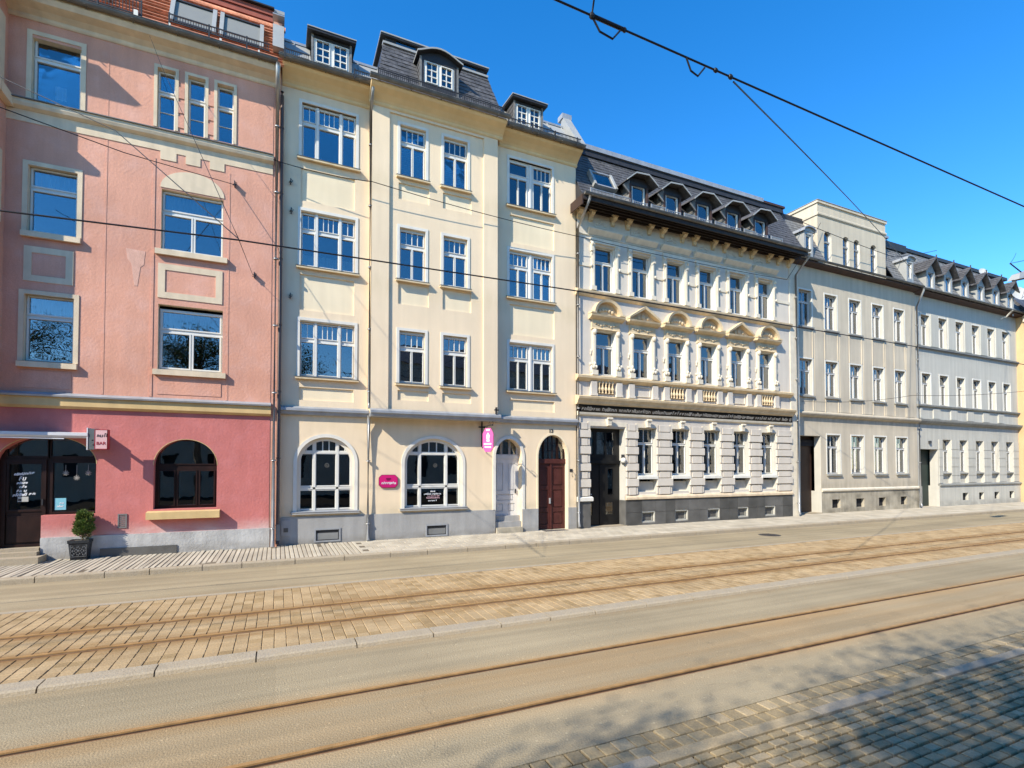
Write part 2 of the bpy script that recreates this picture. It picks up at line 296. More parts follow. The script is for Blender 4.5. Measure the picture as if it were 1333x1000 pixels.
    def lathe(s, c, prof, n=10):   # prof: (r, z)
        i0 = len(s.v)
        for r, z in prof:
            for j in range(n): s.v.append((c[0] + r * cos(2 * pi * j / n), c[1] + r * sin(2 * pi * j / n), c[2] + z))
        for a in range(len(prof) - 1):
            for j in range(n): s.f.append((i0 + a * n + j, i0 + a * n + (j + 1) % n, i0 + (a + 1) * n + (j + 1) % n, i0 + (a + 1) * n + j)); s.m.append(s.cur)
    def plate(s, x0, x1, z0, z1, holes, yf, yb, rev=None, edges=False):
        """front sheet at yf with openings, whose sides run back to yb. hole: (x0,x1,z0,z1) or (x0,x1,z0,zspring,rise) or (...,'sides')"""
        hs = []
        for h in holes:
            sd = 'lrtb'; h = list(h)
            if isinstance(h[-1], str): sd = h.pop()
            rise = h[4] if len(h) > 4 else 0
            hs.append((h[0], h[1], h[2], h[3], rise, sd))
        xs = sorted({x0, x1, *[v for h in hs for v in h[:2] if x0 < v < x1]}); zs = sorted({z0, z1, *[v for h in hs for v in (h[2], h[3] + h[4]) if z0 < v < z1]})
        for a, b in zip(xs, xs[1:]):
            run = None
            for c, d in zip(zs, zs[1:]):
                cx, cz = (a + b) / 2, (c + d) / 2
                inside = any(h[0] < cx < h[1] and h[2] < cz < h[3] + h[4] for h in hs)
                if inside:
                    if run: s.poly([(a, yf, run[0]), (b, yf, run[0]), (b, yf, run[1]), (a, yf, run[1])])
                    run = None
                else: run = (run[0] if run else c, d)
            if run: s.poly([(a, yf, run[0]), (b, yf, run[0]), (b, yf, run[1]), (a, yf, run[1])])
        front = s.cur
        for (a, b, c, d, rise, sd) in hs:
            if rise:
                n = 20; cx, hw = (a + b) / 2, (b - a) / 2
                arc = [(cx - hw * cos(pi * k / n), d + rise * sin(pi * k / n)) for k in range(n + 1)]
                for k in range(n):
                    p, q = arc[k], arc[k + 1]
                    s.poly([(p[0], yf, p[1]), (q[0], yf, q[1]), (q[0], yf, d + rise), (p[0], yf, d + rise)])
            if rev: s.use(rev)
            if 'l' in sd: s.poly([(a, yf, c), (a, yf, d), (a, yb, d), (a, yb, c)])
            if 'r' in sd: s.poly([(b, yf, d), (b, yf, c), (b, yb, c), (b, yb, d)])
            if 'b' in sd: s.poly([(b, yf, c), (a, yf, c), (a, yb, c), (b, yb, c)])
            if rise:
                for k in range(n):
                    p, q = arc[k], arc[k + 1]; s.poly([(p[0], yf, p[1]), (q[0], yf, q[1]), (q[0], yb, q[1]), (p[0], yb, p[1])])
            elif 't' in sd: s.poly([(a, yf, d), (b, yf, d), (b, yb, d), (a, yb, d)])
            s.cur = front
    def mesh(s, name, smooth=False):
        me = bpy.data.meshes.new(name); me.from_pydata(s.v, [], s.f)
        for k in s.mats: me.materials.append(M[k])
        me.polygons.foreach_set('material_index', s.m)
        if smooth: me.polygons.foreach_set('use_smooth', [True] * len(s.f))
        me.update(); return me

WORLD = {}
def link(name, data, parent=None, loc=(0, 0, 0)):   # loc is a world position
    o = bpy.data.objects.new(name, data); col.objects.link(o); loc = Vector(loc); WORLD[o.name] = loc
    if parent: o.parent = parent; o.location = loc - WORLD[parent.name]
    else: o.location = loc
    return o
def obj(name, mb, parent=None, loc=None, smooth=False, kind=None, label=None):
    loc = Vector(loc) if loc is not None else (WORLD[parent.name] if parent else Vector((0, 0, 0)))
    mb.v = [(a - loc.x, b - loc.y, c - loc.z) for a, b, c in mb.v]
    o = link(name, mb.mesh(name, smooth), parent, loc)
    if kind: o['kind'] = kind
    if label: o['label'] = label
    return o
def tag(o, label, cat, group=None):
    o['label'] = label; o['category'] = cat
    if group: o['group'] = group
    return o
def thing(name, label, cat, loc, group=None): return tag(link(name, None, None, loc), label, cat, group)
def boxes(name, k, parent, *bs, **kw):
    for b in bs:
        m = MB().use(k); m.box(*b); o = obj(name, m, parent, **kw)
    return o

def squiggle(mb, x0, x1, z0, h, y, slant=.25, t=None, gap=.35, rise=0.):
    """a line of handwriting too worn or small to read: separate little strokes on the surface"""
    t = t or h * .13; x = x0; rnd = random.Random(int((x0 + z0) * 1000))
    while x < x1:
        w = h * rnd.uniform(.45, .75); z = z0 + rise * (x - x0); hh = h * rnd.choice((.62, .62, .62, 1., .8))
        def bar(ax, az, bx, bz):
            ax, bx = x + ax * w + az * hh * slant, x + bx * w + bz * hh * slant; az, bz = z + az * hh, z + bz * hh
            L = sqrt((bx - ax) ** 2 + (bz - az) ** 2) or 1; nx, nz = -(bz - az) / L * t / 2, (bx - ax) / L * t / 2
            mb.prism([(ax - nx, az - nz), (bx - nx, bz - nz), (bx + nx, bz + nz), (ax + nx, az + nz)], y, y + .004)
        bar(0, 0, 0, 1); k = rnd.random()
        if k < .4: bar(0, 1, .7, .8); bar(.7, .8, .7, 0)
        elif k < .7: bar(0, 0, .7, 0); bar(.7, 0, .7, 1)
        else: bar(0, .55, .65, .6); bar(0, .95, .65, 1)
        x += w * (1 + gap)
        if rnd.random() < .12: x += h * .5

# ------------------------------------------------------------------ windows (templates share their meshes)
TPL = {}
def win_template(key, w, h, lights, fm='plastic', depth=.07, sash=.035, extras=None, muntin=.022, pane=True, archtop=None):
    """lights: (x0,x1,z0,z1,vertical bars,horizontal bars); x from the centre, z from the sill; the frame's face lies at y=0"""
    m = MB().use(fm); m.plate(-w / 2, w / 2, 0, h, [l[:4] for l in lights], 0, depth)
    for (a, b, c, d, nv, nh) in lights:
        if b - a > .2 and d - c > .3: m.ring(a - sash, b + sash, c - sash, d + sash, sash, -.022, .002)
        for k in range(nv):
            x = a + (b - a) * (k + 1) / (nv + 1); m.box(x - muntin / 2, x + muntin / 2, .008, .05, c, d)
        for k in range(nh):
            z = c + (d - c) * (k + 1) / (nh + 1); m.box(a, b, .01, .048, z - muntin / 2, z + muntin / 2)
    me = m.mesh('window'); subs = []
    for (a, b, c, d, nv, nh) in lights:
        g = MB().use('glass'); g.box(a - .006, b + .006, .03, .036, c - .006, d + .006)
        subs.append(('pane', g.mesh('pane')))
    TPL[key] = (me, subs)
    return key
def add_sub(key, name, mb, kind=None): TPL[key][1].append((name, mb.mesh(name)))
def window(key, parent, x, y, z, name='window', skip=()):
    me, subs = TPL[key]; o = link(name, me, parent, (x, y, z))
    for nm, sm in subs:
        if nm in skip: continue
        link(nm, sm, o, (x, y, z))
    return o
def vary(key, *sets):
    """copies of a window template with other curtains and blinds"""
    out = [key]
    for i, st in enumerate(sets):
        k = key + str(i); TPL[k] = (TPL[key][0], [q for q in TPL[key][1] if q[0] not in ('curtain', 'blind')]); out.append(k)
        for nm, mb in st: add_sub(k, nm, mb)
    return out
def shade_mb(x0, x1, z0, z1, y, k='blind'):
    m = MB().use(k); m.box(x0, x1, y, y + .01, z0, z1); m.box(x0, x1, y - .012, y + .014, z0 - .03, z0); return m
def curtain_mb(x0, x1, z0, z1, y=.14, k='curtain', amp=.018, wl=.09):
    m = MB().use(k); n = max(6, int((x1 - x0) / wl * 4)); pts = [(x0 + (x1 - x0) * i / n, y + amp * sin(i * pi / 2 + .4 * sin(i))) for i in range(n + 1)]
    for a, b in zip(pts, pts[1:]): m.poly([(a[0], a[1], z0), (b[0], b[1], z0), (b[0], b[1], z1), (a[0], a[1], z1)])
    return m
def sill_mb(w, proud, reveal, k, t=.07, cap=None):
    m = MB().use(k); m.hexa([(-w / 2, -reveal - proud, -t - .02), (w / 2, -reveal - proud, -t - .02), (w / 2, 0, -t), (-w / 2, 0, -t), (-w / 2, -reveal - proud, -.02), (w / 2, -reveal - proud, -.02), (w / 2, .01, .012), (-w / 2, .01, .012)])
    if cap: m.use(cap); m.hexa([(-w / 2 - .01, -reveal - proud - .012, -.02), (w / 2 + .01, -reveal - proud - .012, -.02), (w / 2 + .01, .0, .014), (-w / 2 - .01, .0, .014), (-w / 2 - .01, -reveal - proud - .012, -.012), (w / 2 + .01, -reveal - proud - .012, -.012), (w / 2 + .01, 0, .022), (-w / 2 - .01, 0, .022)])
    return m
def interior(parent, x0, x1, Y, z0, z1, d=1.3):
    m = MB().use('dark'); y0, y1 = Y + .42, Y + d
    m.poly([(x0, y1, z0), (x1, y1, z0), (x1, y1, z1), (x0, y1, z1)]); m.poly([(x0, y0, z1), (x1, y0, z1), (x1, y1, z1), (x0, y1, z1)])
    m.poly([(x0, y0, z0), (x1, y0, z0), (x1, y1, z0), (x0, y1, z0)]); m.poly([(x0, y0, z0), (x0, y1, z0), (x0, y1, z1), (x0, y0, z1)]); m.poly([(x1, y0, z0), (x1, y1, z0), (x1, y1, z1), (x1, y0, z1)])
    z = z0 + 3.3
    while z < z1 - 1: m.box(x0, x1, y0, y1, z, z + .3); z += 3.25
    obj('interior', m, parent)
def courses(mb, xa0, xa1, xb0, xb1, p0, p1, n, lip, jit=.0):
    """overlapping roof courses from p0=(y,z) to p1; left/right edges run xa->xb"""
    dy, dz = p1[0] - p0[0], p1[1] - p0[1]; L = sqrt(dy * dy + dz * dz); ny, nz = -dz / L, dy / L
    for k in range(n):
        t0, t1 = k / n, (k + 1.12) / n; e = lip * (1 + random.uniform(-jit, jit))
        def pt(t, o, s): return ((xa0 if s == 0 else xa1) * (1 - t) + (xb0 if s == 0 else xb1) * t, p0[0] + dy * t + ny * o, p0[1] + dz * t + nz * o)
        a, b, c, d = pt(t0, e, 0), pt(t0, e, 1), pt(t1, 0.004, 1), pt(t1, 0.004, 0); mb.poly([a, b, c, d])
        mb.poly([pt(t0, 0, 0), pt(t0, 0, 1), b, a])
def slates(parent, x0, x1, p0, p1, n, wd, k='slate', name='slates', xb=None, lip=.016):
    """individually set slates, too small to pick apart from the street"""
    m = MB().use(k); dy, dz = p1[0] - p0[0], p1[1] - p0[1]; L = sqrt(dy * dy + dz * dz); ny, nz = -dz / L, dy / L; xb = xb or (x0, x1)
    m.poly([(x0, p0[0] + .02, p0[1]), (x1, p0[0] + .02, p0[1]), (xb[1], p1[0] + .02, p1[1]), (xb[0], p1[0] + .02, p1[1])])
    for r in range(n):
        t0, t1 = r / n, min(1., (r + 1.25) / n); l0, l1 = x0 + (xb[0] - x0) * t0, x1 + (xb[1] - x1) * t0
        x = l0 - (wd * .5 if r % 2 else 0)
        while x < l1:
            a, b = max(l0, x + .004), min(l1, x + wd - .004); x += wd
            if b - a < .03: continue
            e = lip * random.uniform(.6, 1.3); bb = p0[0] + dy * t0 + ny * e, p0[1] + dz * t0 + nz * e; tt = p0[0] + dy * t1, p0[1] + dz * t1
            m.poly([(a, *bb), (b, *bb), (b, *tt), (a, *tt)]); m.poly([(a, bb[0] - ny * e, bb[1] - nz * e), (b, bb[0] - ny * e, bb[1] - nz * e), (b, *bb), (a, *bb)])
    return obj(name, m, parent, kind='stuff')
def snow_guard(parent, x0, x1, y, z0, z1, step=.07, k='iron', posts=.9):
    m = MB().use(k); m.box(x0, x1, y - .012, y + .012, z1 - .025, z1); m.box(x0, x1, y - .012, y + .012, z0, z0 + .025)
    x = x0
    while x <= x1: m.box(x - .008, x + .008, y - .008, y + .008, z0, z1); x += step
    x = x0
    while x <= x1 + .01: m.box(x - .018, x + .018, y - .018, y + .018, z0 - .12, z1 + .02); x += posts
    return obj('snow_guard', m, parent, kind='stuff')
def gutter(parent, x0, x1, y, z, r=.075, k='gutter'):
    m = MB().use(k); n = 7
    for a in range(n):
        t0, t1 = pi + pi * a / n, pi + pi * (a + 1) / n
        m.poly([(x0, y + r * cos(t0), z + r * sin(t0)), (x1, y + r * cos(t0), z + r * sin(t0)), (x1, y + r * cos(t1), z + r * sin(t1)), (x0, y + r * cos(t1), z + r * sin(t1))])
    for x in (x0, x1): m.poly([(x, y + r * cos(pi + pi * a / n), z + r * sin(pi + pi * a / n)) for a in range(n + 1)])
    m.tube([(x0, y - r, z), (x1, y - r, z)], .012, 6)
    x = x0 + .3
    while x < x1: m.box(x - .012, x + .012, y - r - .012, y + r, z - r - .01, z - r + .004); x += .95
    return obj('gutter', m, parent)
def downpipe(parent, x, yw, ztop, zbot, yg, zg, r=.05, k='pipe'):
    m = MB().use(k); m.tube([(x, yg, zg), (x, yg, zg - .12), (x, yw, ztop - .35), (x, yw, zbot + .2), (x, yw - .06, zbot)], r, 10)
    z = zbot + .5
    while z < ztop - .4: m.tube([(x, yw, z), (x, yw, z + .04)], r + .012, 10); m.box(x - .012, x + .012, yw, yw + .1, z, z + .03); z += 1.9
    return obj('downpipe', m, parent, smooth=True)

# ================================================================== GROUND
def struct(o): o['kind'] = 'structure'; return o
g = MB().use('ground'); g.box(-400, 600, -400, 600, -.6, -.25); struct(obj('ground', g))
g = MB().use('road'); g.box(-60, 160, 10.88, 13.66, -.3, 0); struct(obj('road', g))
lane = MB().use('lane')
for y0, y1 in ((3.74, 4.56), (4.68, 5.59), (5.712, 7.04)): lane.box(-60, 160, y0, y1, -.3, 0)
struct(obj('tram_lane', lane))
def tram_rail(y, z, label):   # grooved rail: head towards the street centre, flangeway, keeper lip
    root = thing('tram_rail', label, 'tram rail', (20, y, z - .15), 'rusty tram rails set in the street')
    X0, X1 = -60, 160
    m = MB().use('rail_top'); m.mold(X0, X1, y, [(.0, z - .15), (.0, z + .002), (-.01, z + .008), (-.05, z + .008), (-.058, z - .03)]) if False else m.hexa([(X0, y, z - .15), (X1, y, z - .15), (X1, y + .06, z - .15), (X0, y + .06, z - .15), (X0, y + .006, z + .006), (X1, y + .003, z + .006), (X1, y + .056, z + .004), (X0, y + .056, z + .004)])
    obj('rail_head', m, root)
    m = MB().use('rail_groove'); m.box(X0, X1, y - .046, y, z - .15, z - .04); m.box(X0, X1, y - .004, y + .003, z - .15, z - .006); obj('groove', m, root)  # second box: dark strip over the head's sunlit side, painting the groove's shade
    m = MB().use('rail_lip'); m.box(X0, X1, y - .067, y - .046, z - .15, z - .001); obj('keeper_lip', m, root)
tram_rail(5.655, 0, 'rusty tram rail in the asphalt lane on the side towards the sett-paved tram bed')
tram_rail(4.625, 0, 'rusty tram rail in the asphalt lane on the side nearest the cobbles')
tram_rail(9.22, .05, 'rusty tram rail in the sett-paved bed on the side towards the houses')
tram_rail(8.22, .05, 'rusty tram rail in the sett-paved bed on the side towards the rounded kerb')

def field(parent_mb_items, name, mats, parent, stuff_name, keep=300):
    """items: (priority, x0,x1,y0,y1,z0,z1). nearest ones are parts of their own, the rest one joined part"""
    items = sorted(parent_mb_items); cache = {}
    rest = MB()
    for i, (pr, x0, x1, y0, y1, z0, z1) in enumerate(items):
        k = random.choice(mats)
        if i < keep:
            key = (round(x1 - x0, 2), round(y1 - y0, 2), k)
            if key not in cache:
                m = MB().use(k); w, d = (x1 - x0) / 2, (y1 - y0) / 2; m.bbox(-w, w, -d, d, z0 - z1, 0, .006); cache[key] = m.mesh(name)
            o = link(name, cache[key], parent, ((x0 + x1) / 2, (y0 + y1) / 2, z1)); o.rotation_euler = (random.gauss(0, .006), random.gauss(0, .006), random.gauss(0, .006))
        else:
            rest.use(k); rest.bbox(x0, x1, y0, y1, z0, z1, .006)
    if rest.v: obj(stuff_name, rest, parent, kind='stuff')

# pavement in front of the houses
g = MB().use('base_dark'); g.box(-60, 160, 13.79, 30, -.3, .112); pavement = struct(obj('pavement', g))
it = []; x = -9.0
while x < 2.05: it.append((abs(x), x, x + .086, 13.83, 16.2, .09, .122 + random.uniform(-.003, .003))); x += .107
field(it, 'paving_strip', ['slab', 'slab2', 'slab3', 'slab'], pavement, 'far_strips')
it = []; y = 13.83; row = 0
while y < 16.9:
    x = 2.1 + (.17 if row % 2 else 0)
    while x < 60: it.append((abs(x - 3) + abs(y - 14) * .3, x, x + .325, y, y + .325, .09, .122 + random.uniform(-.002, .002))); x += .34
    y += .34; row += 1
field(it, 'paving_slab', ['slab', 'slab2', 'slab3', 'slab'], pavement, 'far_slabs')
def kerb_row(name, y0, y1, z0, z1, x0, length, mats, count, rnd=.02):
    g = MB().use('base_dark'); g.box(-60, 160, y0 + .02, y1 - .005, z0, z1 - .03); root = struct(obj(name, g)); x = x0
    for i in range(count):
        L = length * random.choice((1, 1, .8, 1.15)); m = MB().use(random.choice(mats)); cx, cy = x + L / 2, (y0 + y1) / 2; a, b = x + .008, x + L - .008
        # rounded street-side arris
        m.mold(a, b, y1 - .02, [(y1 - y0 - .02, z0), (y1 - y0 - .02, z1 - rnd * 1.6), (y1 - y0 - .02 - rnd * .35, z1 - rnd * .5), (y1 - y0 - .02 - rnd, z1)])
        o = obj('kerb_stone', m, root, loc=(cx, cy, z1)); o.rotation_euler = (0, random.gauss(0, .002), random.gauss(0, .002)); x += L
    m = MB().use(mats[0]); m.box(x, 160, y0, y1, z0, z1); obj('far_kerb', m, root, kind='stuff')
kerb_row('pavement_kerb', 13.62, 13.8, -.2, .125, -9.5, 1.0, ['kerb'], 60)
kerb_row('tram_bed_kerb', 7.0, 7.27, -.2, .06, -6.4, 1.03, ['kerb'], 48, rnd=.035)

# sett-paved tram bed
g = MB().use('bed_joint'); g.box(-60, 160, 7.26, 10.88, -.3, .041); bed = struct(obj('tram_bed', g))
it = []
strips = [(7.285, 8.145, 5), (8.29, 9.145, 5), (9.29, 10.74, 8)]
for y0, y1, n in strips:
    h = (y1 - y0) / n
    x = -7.0
    while x < 60:
        w = random.uniform(.145, .165)
        off = random.uniform(-.05, .05)
        for k in range(n):
            a, b = y0 + k * h, y0 + (k + 1) * h
            if k > 0: a += off * .5
            if k < n - 1: b += off * .5
            pr = sqrt(x * x + a * a) if (x > -3.3 + (a - 7.3) * -.35) else 90 + abs(x)
            it.append((pr, x, x + w - .007, a, b - .007, .01, .05 + random.uniform(-.003, .003)))
        x += w
field(it, 'sett', ['sett', 'sett2', 'sett', 'sett3', 'sett2'], bed, 'far_setts')
g = MB().use('kerb'); g.box(-60, 160, 10.745, 10.885, -.2, .052); obj('edge_strip', g, bed)

# near pavement: gutter setts, flat kerb band, cobbles
g = MB().use('joint'); g.box(-60, 160, -14, 3.74, -.3, -.02); near = struct(obj('near_pavement', g))
it = []; x = -6
while x < 40:
    w = random.uniform(.14, .18); it.append((abs(x - 4) + .5, x + .07, x + .07 + w - .014, 3.42, 3.555, -.03, .004 + random.uniform(-.004, .004))); it.append((abs(x - 4), x, x + w - .014, 3.57, 3.725, -.03, .004 + random.uniform(-.004, .004))); x += w
it2 = []; x = -6
while x < 40:
    w = random.uniform(.8, 1.2); it2.append((abs(x - 4), x, x + w - .01, 3.28, 3.405, -.03, .014 + random.uniform(-.003, .003))); x += w
field(it2, 'kerb_band_stone', ['cob2', 'kerb'], near, 'far_band')
field(it, 'gutter_sett', ['cob', 'cob2', 'cob3'], near, 'far_gutter_setts')
it = []; y = 3.265; row = 0
while y > 0.9:
    h = random.uniform(.092, .108); x = .4 + random.uniform(0, .15)
    while x < 15:
        w = random.uniform(.145, .195) if x < 6.2 else random.uniform(.09, .15)
        pr = sqrt(x * x + y * y) + (0 if x > 1.7 + (3.3 - y) * .2 else 50)
        if x * .9 + y * .41 > 0 and abs(atan2(x, y) - R(24.5)) < R(48): it.append((pr, x, x + w - .022, y - h, y - .021, -.03, .014 + random.uniform(-.005, .005)))
        x += w
    y -= h; row += 1
field(it, 'cobble', ['cob', 'cob2', 'cob3', 'cob'], near, 'far_cobbles')
# drain cover in the road
c = MB().use('cast_iron'); c.lathe((15.6, 12.6, 0), [(.0, .012), (.33, .012), (.36, .006), (.36, -.02)], 20)
for k in range(5): c.box(15.6 - .22, 15.6 + .22, 12.6 - .2 + k * .1 - .02, 12.6 - .2 + k * .1 + .02, .012, .02)
tag(obj('manhole_cover', c, loc=(15.6, 12.6, 0)), 'round dark iron manhole cover in the road near the pale grey ornamented house', 'manhole cover')

# ================================================================== PINK HOUSE
Y = 16.0
P = thing('pink_house', 'salmon pink corner house with red tile roof and dark arched bar front', 'building', (-3, 16, .12))
hol = [(-5.55, -4.60, 11.32, 12.85), (-3.0, -2.60, 11.34, 12.93), (-2.31, -1.91, 11.34, 12.93), (-1.62, -1.23, 11.34, 12.93), (-5.57, -4.63, 8.09, 9.70), (-5.59, -4.65, 4.93, 6.58), (-2.87, -1.44, 8.12, 9.72), (-2.9, -1.42, 4.93, 6.65)]
m = MB().use('pink'); m.plate(-6.0, -.22, 4.1, 13.5, hol, Y, Y + .2, rev='cream'); obj('wall', m, P)
m = MB().use('pink'); m.poly([(-6, 15.35, 4.1), (-6, Y, 4.1), (-6, Y, 13.5), (-6, 15.35, 13.5)]); m.poly([(-11, 15.35, 4.1), (-6, 15.35, 4.1), (-6, 15.35, 13.5), (-11, 15.35, 13.5)])
m.use('cream'); m.box(-5.998, -5.96, 15.42, 15.75, 11.4, 13.0); m.box(-5.998, -5.96, 15.42, 15.75, 8.1, 9.8)
obj('bay_wall', m, P)
m = MB().use('rose'); m.plate(-6.05, -.22, .64, 3.82, [(-6.049, -4.14, 1.2, 2.45, .67, 'lr'), (-6.049, -5.19, .64, 1.2, 'lr'), (-2.94, -1.51, 1.27, 2.42, .68)], Y, Y + .26)
m.poly([(-5.19, Y, 1.2), (-4.14, Y, 1.2), (-4.14, Y + .26, 1.2), (-5.19, Y + .26, 1.2)]); m.poly([(-11, Y, .1), (-6.05, Y, .1), (-6.05, Y, 3.82), (-11, Y, 3.82)])
obj('ground_floor_wall', m, P)
boxes('plinth', 'plinth_light', P, (-5.19, -.2, Y - .025, Y + .2, .05, .66))
interior(P, -6.2, -.3, Y, .1, 13.5)
boxes('side_wall', 'pink', P, (-.24, -.02, Y + .01, 20, 0, 15.2), (-11, -6.1, 16.4, 20, 0, 13.3))
m = MB().use('gold'); m.mold(-6, -.2, Y, [(.03, 3.8), (.10, 3.86), (.10, 4.07)]); m.use('zinc'); m.mold(-6, -.2, Y, [(.16, 4.072), (.17, 4.11), (.04, 4.18)])
m.use('gold'); m.mold(-11, -5.9, 15.35, [(.03, 3.8), (.10, 3.86), (.10, 4.07)]); obj('string_course', m, P)
m = MB().use('cream'); m.mold(-6, -.2, Y, [(.03, 11.0), (.12, 11.05), (.15, 11.12), (.15, 11.2)]); m.use('gutter'); m.mold(-6, -.2, Y, [(.19, 11.202), (.19, 11.225), (.02, 11.27)])
m.use('cream'); m.mold(-11, -5.85, 15.35, [(.03, 11.0), (.12, 11.05), (.15, 11.12), (.15, 11.25)]); m.box(-6.0, -5.85, 15.35, 16, 11.0, 11.25); obj('window_ledge', m, P)
m = MB().use('cream'); m.box(-6, -.22, Y - .016, Y + .01, 10.72, 11.0)
for a, b in ((-2.91, -2.55), (-2.34, -2.0), (-1.78, -1.43)): m.box(a, b, Y - .016, Y + .01, 10.5, 10.72)
obj('frieze', m, P)
m = MB().use('cream'); m.prism([(-2.16 - .74, 9.76), (-2.16 + .74, 9.76)] + [(-2.16 + .74 * cos(pi * k / 16), 9.76 + .53 * sin(pi * k / 16)) for k in range(1, 16)], Y - .016, Y + .01); obj('lunette', m, P)
m = MB().use('cream'); m.mold(-6.3, -.05, Y, [(.02, 13.26), (.05, 13.3), (.06, 13.36), (.18, 13.44), (.36, 13.5), (.42, 13.6), (.42, 13.68)]); m.mold(-11, -5.58, 15.35, [(.02, 13.26), (.06, 13.36), (.18, 13.44), (.36, 13.5), (.42, 13.68)]); obj('cornice', m, P)
for (a, b, c, d, w) in ((-5.62, -4.67, 6.86, 7.71, .15), (-2.92, -1.44, 6.82, 7.73, .16)):
    m = MB().use('cream'); m.ring(a, b, c, d, w, Y - .018, Y + .01); obj('panel_frame', m, P)
for (a, b, c, d) in ((-5.62, -4.67, 4.28, 4.7), (-2.9, -1.44, 4.28, 4.68)):
    m = MB().use('pink'); m.box(a, b, Y - .012, Y + .01, c, d); obj('panel', m, P)
m = MB().use('pink'); m.box(-4.07, -4.03, Y - .006, Y + .01, 4.2, 10.7); m.box(-4.07, -4.03, Y - .006, Y + .01, 11.28, 13.2); m.box(-3.07, -3.01, Y - .012, Y + .01, 4.2, 10.5); m.box(-1.32, -1.28, Y - .007, Y + .01, 4.2, 10.5); obj('pilaster_strip', m, P)
m = MB().use('patch'); m.prism([(-3.58, 7.72), (-3.5, 7.62), (-3.43, 7.05), (-3.36, 7.05), (-3.3, 7.55), (-3.23, 7.62), (-3.2, 7.98), (-3.62, 8.0)], Y - .006, Y + .01); obj('repair_patch', m, P)
boxes('pier_block', 'pink', P, *[(x, x + .14, Y - .02, Y + .01, z, z + .3) for x in (-2.53, -1.84) for z in (11.45, 11.85, 12.25)])
# windows
win_template('p_wide', 1.46, 1.62, [(-.66, .66, 1.12, 1.55, 0, 0), (-.66, -.05, .07, .98, 0, 0), (.05, .66, .07, .98, 0, 0)])
add_sub('p_wide', 'window_sill', sill_mb(1.66, .1, .13, 'cream', .14))
win_template('p_left', .97, 1.66, [(-.42, .42, 1.18, 1.58, 0, 0), (-.42, .42, .07, 1.05, 0, 0)])
win_template('p_left_top', .97, 1.66, [(-.42, .42, 1.18, 1.58, 0, 0), (-.42, .42, .07, 1.05, 0, 0)])
win_template('p_slim', .41, 1.62, [(-.16, .16, 1.06, 1.54, 0, 0), (-.16, .16, .06, .94, 0, 1)], muntin=.012)
def trim(key, w, h, t, rv, proud, k, bottom=False):
    m = MB().use(k); m.ring(-w / 2 - t, w / 2 + t, 0, h + t, t, -rv - proud, -rv + .01, bottom=bottom); add_sub(key, 'surround', m)
for kk in ('p_left', 'p_left_top'): trim(kk, .95, 1.62, .1, .13, .018, 'cream')
add_sub('p_left', 'window_sill', sill_mb(1.14, .1, .13, 'cream', .13))
add_sub('p_left', 'curtain', curtain_mb(-.45, .45, 1.2, 1.6)); add_sub('p_wide', 'curtain', curtain_mb(-.7, .7, 1.15, 1.6, .16, 'curtain'))
trim('p_slim', .40, 1.6, .075, .13, .022, 'cream')
m = MB().use('curtain')
for s in (-1, 1): m.prism([(s * .02, .25), (s * .09, .55)] + ([(s * .03, .55)] if s < 0 else [(s * .03, .55)]), .1, .11)
add_sub('p_left_top', 'curtain', curtain_mb(-.1, .12, .28, .62, .12))
window('p_left_top', P, -5.075, Y + .13, 11.3)
for x in (-2.8, -2.11, -1.425): window('p_slim', P, x, Y + .13, 11.34)
window('p_left', P, -5.1, Y + .13, 8.07); window('p_left', P, -5.12, Y + .13, 4.92)
window('p_wide', P, -2.155, Y + .13, 8.11); window('p_wide', P, -2.16, Y + .13, 4.94)
# shop front in the left arch
win_template('p_shop', 1.93, 2.75, [(-.76, -.16, .9, 2.0, 0, 0), (.06, .9, .83, 2.03, 0, 0), (-.8, -.05, 2.2, 2.7, 0, 0), (.02, .85, 2.2, 2.7, 0, 0)], 'wood', sash=.05)
m = MB().use('wood'); m.box(-.78, -.14, -.03, .0, .12, .75); m.ring(-.88, -.06, .0, 2.12, .07, -.04, .0); m.use('iron'); m.box(-.13, -.1, -.08, -.03, 1.0, 1.15); add_sub('p_shop', 'door_leaf', m)
window('p_shop', P, -5.1, Y + .2, .44, name='shop_front')
win_template('p_bar', 1.46, 1.86, [(-.62, -.3, .1, 1.0, 0, 0), (-.2, .2, .1, 1.0, 0, 0), (.3, .62, .1, 1.0, 0, 0), (-.62, .62, 1.2, 1.8, 0, 0)], 'wood', sash=.03)
window('p_bar', P, -2.22, Y + .2, 1.26)
m = MB().use('gold'); m.hexa([(-3.06, Y - .2, 1.02), (-1.42, Y - .2, 1.02), (-1.42, Y + .02, 1.02), (-3.06, Y + .02, 1.02), (-3.06, Y - .2, 1.2), (-1.42, Y - .2, 1.2), (-1.42, Y + .2, 1.25), (-3.06, Y + .2, 1.25)]); obj('window_sill', m, P)
for cx, hw, sp, rise in ((-5.095, .955, 2.45, .67), (-2.225, .715, 2.42, .68)):
    m = MB().use('gold')
    for k in range(24):
        t0, t1 = pi * k / 24, pi * (k + 1) / 24; e = .014
        m.poly([(cx - hw * cos(t0), Y - .004, sp + rise * sin(t0)), (cx - hw * cos(t1), Y - .004, sp + rise * sin(t1)), (cx - (hw + e) * cos(t1), Y - .004, sp + (rise + e) * sin(t1)), (cx - (hw + e) * cos(t0), Y - .004, sp + (rise + e) * sin(t0))])
    obj('arch_edge', m, P)
boxes('door_sill', 'kerb', P, (-6.4, -5.2, Y - .06, Y + .3, .1, .44))
boxes('step', 'kerb', P, (-6.6, -5.05, Y - .55, Y - .06, .1, .27)); boxes('step', 'kerb', P, (-6.5, -5.18, Y - .24, Y - .061, .271, .36))
